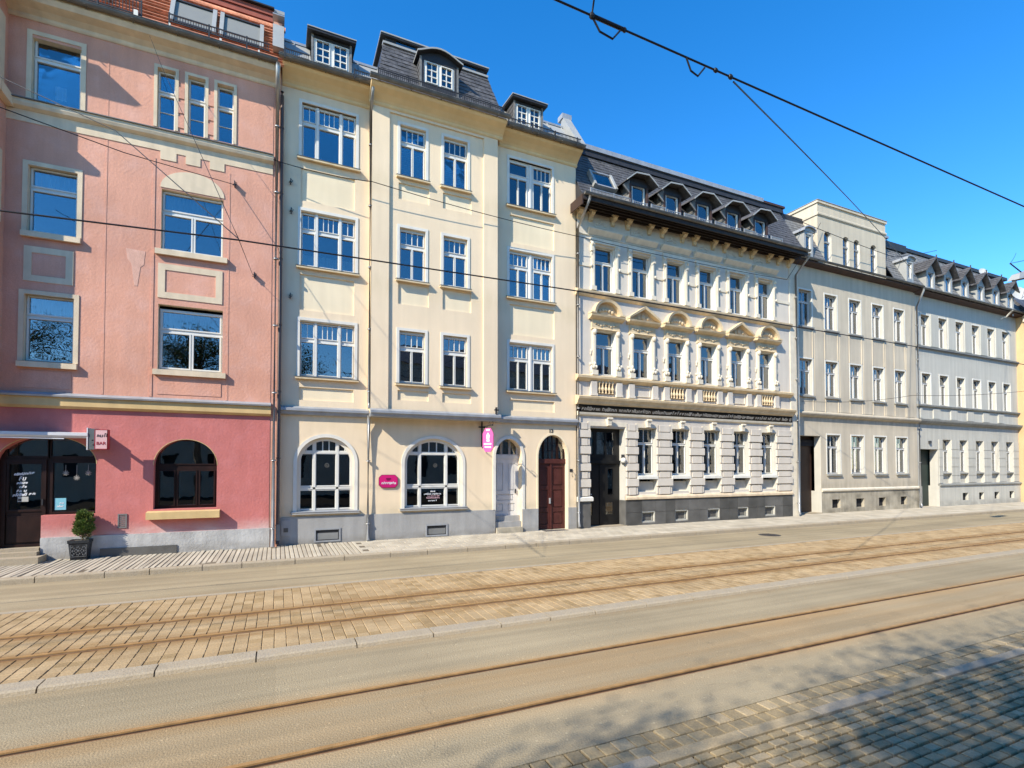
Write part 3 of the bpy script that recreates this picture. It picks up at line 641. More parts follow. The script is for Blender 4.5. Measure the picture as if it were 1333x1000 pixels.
m = MB().use('grille'); m.ring(-3.68, -3.49, .82, 1.18, .025, Y - .02, Y + .01)
for k in range(6): m.box(-3.655, -3.515, Y - .012, Y + .01, .86 + k * .05, .885 + k * .05)
obj('vent_grille', m, P); boxes('cellar_hatch', 'tile_dark2', P, (-4.02, -2.4, Y - .05, Y - .026, .1, .33))
# roof
m = MB().use('tile'); courses(m, -11, .03, -11, .03, (15.72, 13.72), (16.62, 15.5), 13, .075, .15)
obj('roof_tiles', m, P, kind='stuff')
m = MB().use('tile'); m.tube([(-11, 16.63, 15.52), (.07, 16.63, 15.52)], .07, 8); obj('ridge_roll', m, P, smooth=True)
m = MB().use('tile_top')
for k in range(3): m.hexa([(-11, 16.66, 15.5 + k * .19), (-.25, 16.66, 15.5 + k * .19), (-.25, 17.2, 15.5 + k * .19), (-11, 17.2, 15.5 + k * .19), (-11, 16.70, 15.68 + k * .19), (-.25, 16.70, 15.68 + k * .19), (-.25, 17.2, 15.68 + k * .19), (-11, 17.2, 15.68 + k * .19)])
m.use('iron'); m.box(-11, -.24, 16.6, 17.25, 16.07, 16.11); obj('attic_band', m, P)
m = MB().use('screen'); m.box(-.248, .02, 16.72, 17.25, 15.52, 16.02); m.use('zinc_light'); m.box(-.248, .04, 16.68, 17.25, 16.022, 16.12); obj('chimney', m, P)
m = MB().use('zinc_light'); m.hexa([(-.26, 15.62, 14.2), (.03, 15.62, 14.2), (.03, 16.6, 14.2), (-.26, 16.6, 14.2), (-.26, 15.9, 15.05), (.03, 15.9, 15.05), (.03, 16.6, 15.3), (-.26, 16.6, 15.3)]); m.use('zinc'); m.box(-.27, .04, 15.85, 16.6, 15.301, 15.33); obj('fire_wall_cladding', m, P)
boxes('roof_body', 'slate_dark', P, (-11, -.26, 16.75, 20, 13.6, 15.49), (-11, -.26, 15.75, 16.75, 13.55, 13.7), (-11, -.26, 17.26, 20, 15.5, 16.06))
def roof_window(parent, x0, x1, y0, z0, y1, z1, gl='screen'):
    n = Vector((0, -(z1 - z0), y1 - y0)).normalized() * .1
    m = MB().use('zinc_light'); t = .06
    def slab(a, b, s0, s1, k0, k1):
        def q(x, s, kk): return Vector((x, y0 + (y1 - y0) * s, z0 + (z1 - z0) * s)) + n * kk
        m.hexa([q(a, s0, k0), q(b, s0, k0), q(b, s1, k0), q(a, s1, k0), q(a, s0, k1), q(b, s0, k1), q(b, s1, k1), q(a, s1, k1)])
    slab(x0 - .1, x0, -.08, 1.05, -.4, 1.4); slab(x1, x1 + .1, -.08, 1.05, -.4, 1.4); m.use('zinc' if gl == 'glass' else 'iron'); slab(x0, x1, .97, 1.03, -.4, 1.2); slab(x0, x1, -.08, 0, -.4, 1.1)
    o = obj('roof_window', m, parent)
    m2 = MB().use(gl); m = m2; slab(x0, x1, 0, .97, .2, .8); obj('pane' if gl == 'glass' else 'sun_screen', m2, o)
    if gl == 'glass':
        m3 = MB().use('dark'); m = m3; slab(x0, x1, 0, .97, .05, .15); obj('room_shade', m3, o)
roof_window(P, -2.66, -1.78, 16.0, 14.25, 16.38, 15.1); roof_window(P, -1.5, -.6, 16.0, 14.25, 16.38, 15.1); roof_window(P, -5.0, -4.15, 16.0, 14.25, 16.38, 15.1, 'glass')
snow_guard(P, -2.7, -.33, 15.62, 13.98, 14.2, .06); snow_guard(P, -6.0, -3.3, 15.62, 13.9, 14.28, .07)
gutter(P, -6.6, -.12, 15.5, 13.72, .085)
boxes('gutter_bracket', 'white', P, (-3.45, -3.36, 15.56, 15.64, 13.7, 13.98), (-2.7, -2.66, 15.56, 15.62, 13.72, 13.9), (-1.55, -1.5, 15.56, 15.62, 13.72, 13.9), (-.62, -.58, 15.56, 15.62, 13.72, 13.9))
downpipe(P, -.12, 15.86, 13.1, .14, 15.5, 13.66, .055); downpipe(P, .0, 15.98, 12.9, .2, 16.0, 13.2, .05, 'pipe_brown')
boxes('meter_box', 'grille', P, (-.03, .06, 15.90, 15.97, .3, .75))

# things on the pink house
A = thing('awning', 'white closed awning case with grey end cap over the dark arched bar front', 'awning', (-5.2, Y, 3.1))
m = MB().use('awning'); m.mold(-6.6, -4.24, Y - .02, [(.05, 3.08), (.26, 3.08), (.30, 3.13), (.30, 3.2), (.10, 3.22)]); obj('case', m, A)
m = MB().use('awning'); m.tube([(-5.9, Y - .28, 3.06), (-4.7, Y - .28, 3.05)], .015, 6); obj('arm', m, A)
m = MB().use('awning_end'); m.box(-4.235, -4.06, Y - .30, Y - .02, 2.80, 3.31); m.use('awning'); m.box(-4.262, -4.236, Y - .31, Y - .02, 2.79, 3.33); m.use('iron'); m.ball((-4.15, Y - .3, 3.03), .02, .01, .02); m.ball((-4.12, Y - .3, 2.92), .03, .01, .03); obj('end_cap', m, A)
B = thing('bar_sign', 'small projecting pale pink box sign with red letters beside the awning', 'sign', (-3.93, Y, 2.8))
m = MB().use('lightbox'); m.box(-4.03, -3.79, Y - .56, Y - .42, 2.81, 3.27); obj('face', m, B)
m = MB().use('print_red'); m.ring(-4.04, -3.78, 2.80, 3.28, .014, Y - .563, Y - .415); m.box(-3.95, -3.87, Y - .42, Y, 3.05, 3.09); m.box(-3.795, -3.775, Y - .563, Y - .41, 2.80, 3.28); obj('sign_frame', m, B)
def text(body, size, x, y, z, k, parent, name='lettering', ext=.002, align='CENTER'):
    cu = bpy.data.curves.new(name, 'FONT'); cu.body = body; cu.size = size; cu.extrude = ext; cu.align_x = align; cu.materials.append(M[k])
    t = bpy.data.objects.new('tmp', cu); col.objects.link(t); bpy.context.view_layer.update()
    me = bpy.data.meshes.new_from_object(t.evaluated_get(bpy.context.evaluated_depsgraph_get())); bpy.data.objects.remove(t)
    o = link(name, me, parent, (x, y, z)); o.rotation_euler = (R(90), 0, 0); return o
text('BAR', .105, -3.91, Y - .564, 2.91, 'print_red', B)
m = MB().use('print_dark'); squiggle(m, -3.99, -3.83, 3.10, .09, Y - .565, .2, .012); obj('worn_drawing', m, B)
m = MB().use('print_white'); z = 2.27
yy = Y + .205
for a, b, hh in ((-5.77, -5.42, .07), (-5.68, -5.58, .09), (-5.72, -5.52, .06), (-5.67, -5.54, .06), (-5.72, -5.5, .07), (-5.79, -5.42, .07)):
    z -= hh + .032; squiggle(m, a, b, z, hh, yy, .25, .016, rise=.1)
D = tag(obj('door_lettering', m, loc=(-5.6, yy, 2.0)), 'six lines of white handwriting on the glass of the dark bar door', 'lettering')
m = MB().use('paper'); m.box(-5.70, -5.50, yy - .002, yy + .003, 1.53, 1.65); m.use('print_dark'); m.box(-5.69, -5.63, yy - .004, yy - .002, 1.55, 1.6); tag(obj('paper_notice', m, loc=(-5.6, yy, 1.59)), 'small pale paper notice stuck on the bar door glass below the writing', 'notice', 'papers stuck on the bar windows')
m = MB().use('paper_blue'); m.box(-5.0, -4.78, yy - .002, yy + .003, 1.31, 1.60); m.use('print_white'); squiggle(m, -4.95, -4.83, 1.38, .05, yy - .006, .2, .01); squiggle(m, -4.9, -4.82, 1.46, .05, yy - .006, .2, .01); tag(obj('paper_notice', m, loc=(-4.89, yy, 1.45)), 'light blue paper poster in the lower corner of the bar window', 'poster', 'papers stuck on the bar windows')
for i, (x, z, zt, lab) in enumerate(((-4.8, 2.22, 2.42, 'white snowflake on a string nearest the bar door'), (-4.58, 2.10, 2.42, 'white snowflake hung lowest in the bar window'), (-4.35, 2.22, 2.42, 'white snowflake on a string nearest the right window edge of the bar'))):
    m = MB().use('print_grey')
    for k in range(4):
        a = pi * k / 4 + .2; dx, dz = cos(a) * .065, sin(a) * .065; nx, nz = -sin(a) * .007, cos(a) * .007
        m.prism([(x - dx - nx, z - dz - nz), (x + dx - nx, z + dz - nz), (x + dx + nx, z + dz + nz), (x - dx + nx, z - dz + nz)], yy - k * .001 - .002, yy + .003)
    m.box(x - .004, x + .004, yy - .002, yy + .003, z + .05, zt)
    tag(obj('snowflake_ornament', m, loc=(x, yy, z)), lab, 'ornament', 'snowflakes in the bar window')
# planter with small conifer
T = thing('planter', 'square dark planter with grey relief standing on the pavement by the bar', 'planter', (-4.37, 15.8, .12))
m = MB().use('pot'); m.hexa([(-4.53, 15.69, .12), (-4.21, 15.69, .12), (-4.21, 15.94, .12), (-4.53, 15.94, .12), (-4.565, 15.655, .55), (-4.175, 15.655, .55), (-4.175, 15.955, .55), (-4.565, 15.955, .55)])
m.box(-4.58, -4.16, 15.64, 15.68, .53, .6); m.box(-4.58, -4.16, 15.935, 15.965, .53, .6); m.box(-4.58, -4.545, 15.68, 15.935, .53, .6); m.box(-4.195, -4.16, 15.68, 15.935, .53, .6); obj('pot', m, T)
m = MB().use('pot_relief')
for cx in (-4.48, -4.37, -4.26):
    for k in range(9):
        a = 2 * pi * k / 9; m.ball((cx + .04 * cos(a), 15.668, .34 + .1 * sin(a)), .015, .012, .02, 6, 4)
    m.ball((cx, 15.668, .34), .02, .014, .03, 6, 4)
m.ring(-4.53, -4.21, .2, .5, .013, 15.66, 15.675); obj('relief', m, T)
m = MB().use('soil'); m.box(-4.55, -4.19, 15.67, 15.94, .5, .575); obj('soil', m, T)
Sx = thing('conifer_shrub', 'small bushy green conifer growing in the dark planter', 'shrub', (-4.33, 15.8, .57))
m = MB().use('bark'); m.tube([(-4.33, 15.8, .55), (-4.32, 15.8, .8), (-4.29, 15.8, 1.2)], [.02, .016, .006], 6)
for k in range(30):
    a = random.uniform(0, 6.3); z = random.uniform(.6, 1.1); L = random.uniform(.1, .19); m.tube([(-4.32, 15.8, z), (-4.32 + L * cos(a), 15.8 + L * .8 * sin(a), z + .08)], [.007, .002], 4)
obj('trunk', m, Sx)
m = MB(); lobes = [(random.uniform(0, 6.28), random.uniform(.0, 1.), random.uniform(.06, .10)) for _ in range(30)]
for a0, t0, lr in lobes:
    rr0 = .18 * (1 - .55 * t0) * (.6 if t0 < .25 else 1); lc = Vector((-4.32 + .05 * t0 + rr0 * cos(a0), 15.8 + rr0 * .85 * sin(a0), .66 + .6 * t0))
    for k in range(170):
        q = Vector((random.gauss(0, 1), random.gauss(0, 1), random.gauss(0, 1))).normalized(); c = lc + q * lr * random.uniform(.5, 1.1); m.use('leaf_dry' if t0 < .22 and random.random() < .6 else random.choice(('leaf_a', 'leaf_a', 'leaf_b')))
        d = (q + Vector((0, 0, .6))).normalized() * random.uniform(.025, .05); u = d.cross(Vector((random.gauss(0, 1), random.gauss(0, 1), random.gauss(0, 1)))).normalized() * .011
        m.poly([c - d * .5 - u * .5, c - d * .5 + u * .5, c + u, c + d, c - u])
obj('foliage', m, Sx, kind='stuff')

# ================================================================== YELLOW HOUSE
Y = 16.15; Yb = 15.85; Yr = 15.91
H = thing('yellow_house', 'pale yellow four-storey house with slate dormers and white arched shop windows', 'building', (5, 16.15, .12))
LW = ((11.5, 13.2), (8.27, 9.91), (5.02, 6.65)); RW = ((11.52, 13.28), (8.29, 9.95), (5.03, 6.68)); MW = ((11.5, 13.14), (8.23, 9.88), (4.98, 6.64))
PL = ((10.22, 11.19), (6.98, 8.04), (4.33, 4.71)); PM = ((10.77, 11.29), (7.46, 8.13), (4.45, 4.76))
m = MB().use('yellow'); hl = [(.54, 2.08, a, b) for a, b in LW]; pnl = [(.53, 2.06, a, b) for a, b in PL]
m.plate(0, 2.52, 3.9, 14.0, hl, Y, Y + .14, rev='white') if False else m.plate(0, 2.52, 3.9, 14.0, hl + pnl, Y, Y + .14)
m.use('yellow_light')
for a, b, c, d in pnl: m.poly([(a, Y + .05, c), (b, Y + .05, c), (b, Y + .05, d), (a, Y + .05, d)])
m.use('yellow'); hr = [(7.25, 8.95, a, b) for a, b in RW]; pnr = [(7.28, 9.04, a, b) for a, b in PL]
m.plate(6.68, 9.94, 3.9, 14.0, hr + pnr, Y, Y + .14); m.use('yellow_light')
for a, b, c, d in pnr: m.poly([(a, Y + .05, c), (b, Y + .05, c), (b, Y + .05, d), (a, Y + .05, d)])
obj('wall', m, H)
m = MB().use('yellow'); hm = [(x - .41, x + .41, a, b) for x in (3.80, 5.215) for a, b in MW]; pnm = [(x - .49, x + .49, a, b) for x in (3.84, 5.275) for a, b in PM]
m.plate(2.52, 6.69, 3.95, 14.0, hm + pnm, Yr, Yr + .14); m.use('yellow_light')
for a, b, c, d in pnm: m.poly([(a, Yr + .05, c), (b, Yr + .05, c), (b, Yr + .05, d), (a, Yr + .05, d)])
m.use('yellow'); m.poly([(2.52, Yb, 3.95), (2.52, Y, 3.95), (2.52, Y, 14), (2.52, Yb, 14)]); m.poly([(6.69, Yb, 3.95), (6.69, Y, 3.95), (6.69, Y, 14), (6.69, Yb, 14)]); m.poly([(2.52, Yb, 3.95), (6.69, Yb, 3.95), (6.69, Y, 3.95), (2.52, Y, 3.95)])
obj('bay_wall', m, H)
boxes('pilaster', 'yellow', H, (2.52, 3.05, Yb, Yr + .01, 3.95, 13.5)); boxes('pilaster', 'yellow', H, (6.19, 6.69, Yb, Yr + .01, 3.95, 13.5)); boxes('bay_head', 'yellow', H, (3.05, 6.19, Yb + .002, Yr + .01, 13.42, 13.85))
m = MB().use('yellow'); gh = [(.5, 2.1, 1.07, 2.5, .75), (3.63, 5.55, 1.05, 2.5, .78), (6.74, 7.74, .12, 2.72, .62), (8.38, 9.58, .92, 2.72, .8, 'lr'), (8.38, 9.58, .12, .92, 'lr')]
m.plate(0, 9.94, .12, 4.0, gh, Y, Y + .34); obj('ground_floor_wall', m, H)
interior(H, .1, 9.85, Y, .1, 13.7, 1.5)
boxes('side_wall', 'yellow', H, (-.02, .0, Y + .01, 20, 0, 14), (9.94, 9.97, Y + .01, 20, 0, 14))
for a, b in ((0, .98), (1.72, 4.31), (5.04, 6.72), (7.75, 8.37), (9.6, 9.95)): boxes('plinth', 'plinth', H, (a, b, Y - .03, Y + .1, .05, .92 if a < 6.7 else .9))
for a, b, z0, z1 in ((.98, 1.72, .16, .56), (4.31, 5.04, .14, .53)): boxes('plinth', 'plinth', H, (a, b, Y - .03, Y + .1, z1, .92)); boxes('plinth', 'plinth', H, (a, b, Y - .03, Y + .1, .05, z0))
for a, b, z0, z1 in ((.98, 1.72, .16, .56), (4.31, 5.04, .14, .53)):
    m = MB().use('zinc'); m.ring(a, b, z0, z1, .045, Y - .05, Y + .02); m.use('iron'); m.box(a + .04, b - .04, Y - .01, Y + .05, z0 + .04, z1 - .04); m.use('grille'); m.box(a + .07, b - .07, Y - .022, Y - .01, z0 + .07, z1 - .14); obj('cellar_window', m, H)
m = MB().use('zinc'); prof = [(.03, 3.88), (.10, 3.9), (.12, 3.98), (.17, 4.0), (.17, 4.07), (.03, 4.14)]
m.mold(0, 2.5, Y, prof); m.mold(2.5, 6.72, Yb - .08, prof); m.mold(6.72, 9.95, Y, prof); m.box(2.5, 6.72, Yb - .1, Y, 3.9, 3.99); obj('string_course', m, H)
m = MB().use('yellow_bounce'); prof = [(.02, 13.5), (.05, 13.54), (.05, 13.6), (.1, 13.66), (.24, 13.76), (.4, 13.84), (.46, 13.9), (.46, 13.96)]
m.mold(0, 2.62, Y, prof); m.mold(2.42, 6.85, Yb, prof); m.mold(6.85, 10.0, Y, prof); m.box(2.42, 6.85, Yb - .1, Y, 13.9, 13.97); obj('cornice', m, H)
# windows
win_template('y_three', 1.56, 1.66, [(-.72, -.40, 1.17, 1.58, 1, 0), (-.28, .28, 1.17, 1.58, 3, 0), (.40, .72, 1.17, 1.58, 1, 0), (-.72, -.40, .08, 1.03, 0, 0), (-.28, .28, .08, 1.03, 0, 0), (.40, .72, .08, 1.03, 0, 0)], sash=.022)
win_template('y_two', .84, 1.65, [(-.36, .36, 1.17, 1.56, 3, 0), (-.36, -.03, .08, 1.03, 0, 0), (.03, .36, .08, 1.03, 0, 0)], sash=.02)
win_template('y_pair', 1.72, 1.68, [(s + a, s + b, c, d, n, 0) for s in (-.47, .47) for a, b, c, d, n in ((-.33, .33, 1.17, 1.57, 3), (-.33, -.025, .08, 1.03, 0), (.025, .33, .08, 1.03, 0))], sash=.02)
win_template('y_pair_open', 1.72, 1.68, [(s + a, s + b, c, d, n, 0) for s in (-.47, .47) for a, b, c, d, n in ((-.33, .33, 1.17, 1.57, 3 if s > 0 else 0), (-.33, -.025, .08, 1.03, 0), (.025, .33, .08, 1.03, 0))], sash=.02)
for k, w, h in (('y_three', 1.54, 1.66), ('y_two', .82, 1.65), ('y_pair', 1.70, 1.68), ('y_pair_open', 1.70, 1.68)):
    trim(k, w, h, .085, .09, .022, 'white'); add_sub(k, 'window_sill', sill_mb(w + .24, .12, .09, 'ochre', .06, 'gutter'))
    m = MB().use('plastic'); xs = (-.335, .335) if k == 'y_three' else ((0,) if k == 'y_two' else (0,))
    for x in xs: m.box(x - .035, x + .035, -.05, 0, .03, 1.64)
    if k != 'y_two': add_sub(k, 'mullion', m)
def blind(key, x0, x1, z0, z1, n):
    m = MB().use('blind')
    for i in range(n): z = z0 + (z1 - z0) * i / n; m.box(x0, x1, .09, .12, z, z + (z1 - z0) / n * .55)
    add_sub(key, 'blind', m)
TPL['y_two_blind'] = (TPL['y_two'][0], list(TPL['y_two'][1])); blind('y_two_blind', -.36, .36, .08, 1.0, 14)
TPL['y_three_cafe'] = (TPL['y_three'][0], list(TPL['y_three'][1])); add_sub('y_three_cafe', 'curtain', curtain_mb(-.74, .74, .05, .42, .1))
TPL['y_pair_low'] = (TPL['y_pair'][0], list(TPL['y_pair'][1])); add_sub('y_pair_low', 'curtain', curtain_mb(-.8, .8, .05, .5, .12, 'blind'))
window('y_three', H, 1.31, Y + .09, LW[0][0]); window('y_three_cafe', H, 1.31, Y + .09, LW[1][0]); window('y_three', H, 1.31, Y + .09, LW[2][0])
for x in (3.80, 5.215):
    window('y_two_blind', H, x, Yr + .09, MW[0][0]); window('y_two', H, x, Yr + .09, MW[1][0]); window('y_two', H, x, Yr + .09, MW[2][0])
window('y_pair_open', H, 8.1, Y + .09, RW[0][0]); window('y_pair', H, 8.1, Y + .09, RW[1][0]); window('y_pair_low', H, 8.1, Y + .09, RW[2][0])
# arched shop windows
def arch_ring(mb, cx, hw, z0, sp, rise, t, yf, yb, n=24):
    inn = [(cx - hw, z0)] + [(cx - hw * cos(pi * k / n), sp + rise * sin(pi * k / n)) for k in range(n + 1)] + [(cx + hw, z0)]
    outr = [(cx - hw - t, z0)] + [(cx - (hw + t) * cos(pi * k / n), sp + (rise + t) * sin(pi * k / n)) for k in range(n + 1)] + [(cx + hw + t, z0)]
    for k in range(len(inn) - 1):
        a, b, c, d = inn[k], inn[k + 1], outr[k + 1], outr[k]
        mb.poly([(a[0], yf, a[1]), (b[0], yf, b[1]), (c[0], yf, c[1]), (d[0], yf, d[1])]); mb.poly([(d[0], yf, d[1]), (c[0], yf, c[1]), (c[0], yb, c[1]), (d[0], yb, d[1])]); mb.poly([(b[0], yf, b[1]), (a[0], yf, a[1]), (a[0], yb, a[1]), (b[0], yb, b[1])])
for key, cx, hw, rise, cw in (('y_arch_a', 1.30, .80, .75, .27), ('y_arch_b', 4.59, .96, .78, .385)):
    e = hw - .09; s0 = cw + .11
    win_template(key, hw * 2, 2.25, [(-e, -s0, .07, .6, 0, 0), (-cw, cw, .07, .6, 0, 0), (s0, e, .07, .6, 0, 0), (-e + .02, -s0, .75, 1.68, 0, 0), (-cw, cw, .75, 1.68, 0, 0), (s0, e - .02, .75, 1.68, 0, 0), (-e, -s0, 1.79, 2.2, 1, 0), (-cw, cw, 1.79, 2.13 if cw < .3 else 2.16, 2, 0), (s0, e, 1.79, 2.2, 1, 0)], muntin=.03)
    m = MB().use('white'); arch_ring(m, 0, hw - .10, 0, 1.43, rise - .10, .098, -.06, .0); add_sub(key, 'arch_trim', m)
    m = MB().use('white'); arch_ring(m, 0, hw, 0, 1.43, rise, .10, -.175, -.14); add_sub(key, 'surround', m)
    m = MB().use('plastic')
    for x in (-(cw + s0) / 2, (cw + s0) / 2): m.box(x - .035, x + .035, -.04, 0, 0, 2.1)
    m.box(-hw + .05, hw - .05, -.035, 0, 1.7, 1.77); m.box(-hw + .05, hw - .05, -.04, 0, .64, .70); add_sub(key, 'mullion', m)
    add_sub(key, 'window_sill', sill_mb(hw * 2 + .3, .1, .15, 'plinth', .06, 'zinc'))
    window(key, H, cx, Y + .15, 1.07)
def small_print(label, x, z, lines, k='print_white', y=None):
    m = MB().use(k)
    for a, b, zz, h, kk in lines: m.use(kk); squiggle(m, x + a, x + b, z + zz, h, y, .15, h * .2)
    return tag(obj('window_lettering', m, loc=(x, y, z)), label, 'lettering', 'lettering on the shop window glass')
small_print('white and pink lines of print on the shop window glass beside the white door', 4.59, 1.2, [(-.06, .06, .36, .07, 'print_white'), (-.28, .28, .27, .06, 'print_white'), (-.16, .22, .21, .04, 'print_pink'), (-.2, .24, .15, .045, 'print_pink'), (-.14, .13, .06, .045, 'print_white')], y=Y + .172)
for cx, lab in ((1.33, 'faint round emblem on the shop window glass next to the pink house'), (4.68, 'faint round emblem on the shop window glass next to the white door')):
    m = MB().use('print_grey')
    for k in range(10): a = 2 * pi * k / 10; m.ball((cx + .055 * cos(a), Y + .172, 2.42 + .055 * sin(a)), .010, .003, .010, 5, 4)
    m.ball((cx, Y + .172, 2.42), .012, .003, .012, 5, 4); tag(obj('round_emblem', m, loc=(cx, Y + .172, 2.42)), lab, 'emblem', 'emblems on the shop windows')
m = MB().use('tile_dark2'); m.box(.5, 9.5, Y + .55, Y + .62, .9, 1.15); obj('display_shelf', m, H)
# white door
def panel_door(parent, name, k, x0, x1, y, z0, z1, panels, t=.05):
    m = MB().use(k); m.plate(x0, x1, z0, z1, panels, y, y + .03); m.use(k)
    for a, b, c, d in panels:
        m.poly([(a, y + .028, c), (b, y + .028, c), (b, y + .028, d), (a, y + .028, d)]); m.box(a + .035, b - .035, y + .008, y + .027, c + .035, d - .035)
    return obj(name, m, parent)
dw = panel_door(H, 'door', 'door_white', 6.74, 7.74, Y + .3, .68, 2.66, [(6.88, 7.15, 1.55, 2.5), (7.33, 7.6, 1.55, 2.5), (6.9, 7.55, 1.2, 1.42), (6.88, 7.15, .82, 1.1), (7.33, 7.6, .82, 1.1)])
boxes('handle', 'iron', dw, (7.6, 7.63, Y + .25, Y + .3, 1.45, 1.6)); boxes('rail', 'door_white', dw, (6.74, 7.74, Y + .27, Y + .3, 2.66, 2.78))
win_template('y_fan', 1.0, .66, [(-.42, -.18, .05, .55, 0, 0), (-.13, .13, .05, .6, 0, 0), (.18, .42, .05, .55, 0, 0)], 'door_white'); window('y_fan', H, 7.24, Y + .3, 2.76)
m = MB().use('white'); arch_ring(m, 7.24, .5, .9, 2.72, .62, .1, Y - .03, Y); obj('door_surround', m, H)
for k, (z0, z1, y0) in enumerate(((.1, .3, Y - .1), (.301, .49, Y + .04), (.491, .68, Y + .17))): boxes('step', 'stone_dirty' if k == 0 else 'plinth', H, (6.76, 7.73, y0, Y + .36, z0, z1))
# oxblood double door
d2 = panel_door(H, 'door', 'door_red', 8.38, 8.985, Y + .2, .14, 2.5, [(8.48, 8.88, 1.7, 2.35), (8.48, 8.88, .9, 1.55), (8.48, 8.88, .3, .75)]); panel_door(d2, 'door_leaf', 'door_red', 8.99, 9.58, Y + .19, .14, 2.5, [(9.08, 9.48, 1.7, 2.35), (9.08, 9.48, .9, 1.55), (9.08, 9.48, .3, .75)])
m = MB().use('door_red'); m.box(8.36, 9.6, Y + .14, Y + .2, 2.5, 2.66); m.box(8.95, 9.01, Y + .16, Y + .19, .14, 2.5); obj('cover_strip', m, d2); boxes('handle', 'zinc', d2, (8.92, 8.95, Y + .12, Y + .2, 1.05, 1.25))
win_template('y_fan2', 1.2, .92, [(-.55, -.32, .03, .88, 0, 2), (-.26, .26, .03, .88, 2, 2), (.32, .55, .03, .88, 0, 2)], 'wood', muntin=.025); add_sub('y_fan2', 'curtain', curtain_mb(-.6, .6, .02, .9, .2, 'blind')); window('y_fan2', H, 8.98, Y + .2, 2.64)
m = MB().use('yellow_light'); arch_ring(m, 8.98, .6, .9, 2.72, .8, .07, Y - .012, Y); obj('door_surround', m, H)
boxes('door_mat', 'tile_dark2', H, (8.5, 9.4, Y - .35, Y - .05, .12, .135))
# roof
m = MB().use('zinc_light'); m.hexa([(0, 15.62, 13.95), (9.96, 15.62, 13.95), (9.96, 20, 13.95), (0, 20, 13.95), (0, 16.65, 15.22), (9.96, 16.65, 15.22), (9.96, 20, 15.3), (0, 20, 15.3)])
for k in range(16): x = .3 + k * .62; m.hexa([(x, 15.60, 13.96), (x + .03, 15.60, 13.96), (x + .03, 15.7, 13.96), (x, 15.7, 13.96), (x, 16.63, 15.24), (x + .03, 16.63, 15.24), (x + .03, 16.7, 15.22), (x, 16.7, 15.22)])
m.use('zinc'); m.box(0, 9.96, 16.6, 16.75, 15.2, 15.27); obj('roof', m, H)
m = MB().use('zinc_light'); m.hexa([(9.7, 15.55, 13.95), (10.03, 15.55, 13.95), (10.03, 17.2, 13.95), (9.7, 17.2, 13.95), (9.7, 15.62, 14.15), (10.03, 15.62, 14.15), (10.03, 16.7, 15.75), (9.7, 16.7, 15.75)]); m.use('zinc'); m.box(9.66, 10.07, 16.6, 16.95, 15.6, 15.79); obj('fire_wall_cladding', m, H)
roofm = slates(H, 2.62, 6.78, (15.5, 13.98), (16.32, 15.9), 11, .26, name='mansard_slates', xb=(2.92, 6.48), lip=.02)
m = MB().use('slate_dark'); m.hexa([(2.62, 15.52, 13.97), (6.78, 15.52, 13.97), (6.78, 19, 13.97), (2.62, 19, 13.97), (2.92, 16.34, 15.9), (6.48, 16.34, 15.9), (6.48, 19, 15.9), (2.92, 19, 15.9)])
m.box(3.0, 6.42, 16.42, 19, 15.9, 16.22); m.use('zinc_light'); m.box(2.9, 6.5, 16.25, 16.42, 15.88, 15.95); obj('mansard', m, H)
m = MB().use('slate_dark'); m.box(2.85, 6.55, 16.33, 19.2, 16.2, 16.25); m.use('zinc_light'); m.box(2.84, 6.56, 16.31, 19.2, 16.251, 16.29); obj('mansard_roof', m, H)
for a, b in ((3.35, 3.98), (5.35, 6.1)):
    m = MB().use('glass'); m.box(a, b, 16.40, 16.415, 15.97, 16.18); obj('clerestory_pane', m, H)
win_template('dormer_two', 1.0, .72, [(s + a, s + b, .05, .67, 1, 2) for s in (-.245, .245) for a, b in ((-.17, .17),)], muntin=.03, sash=.025)
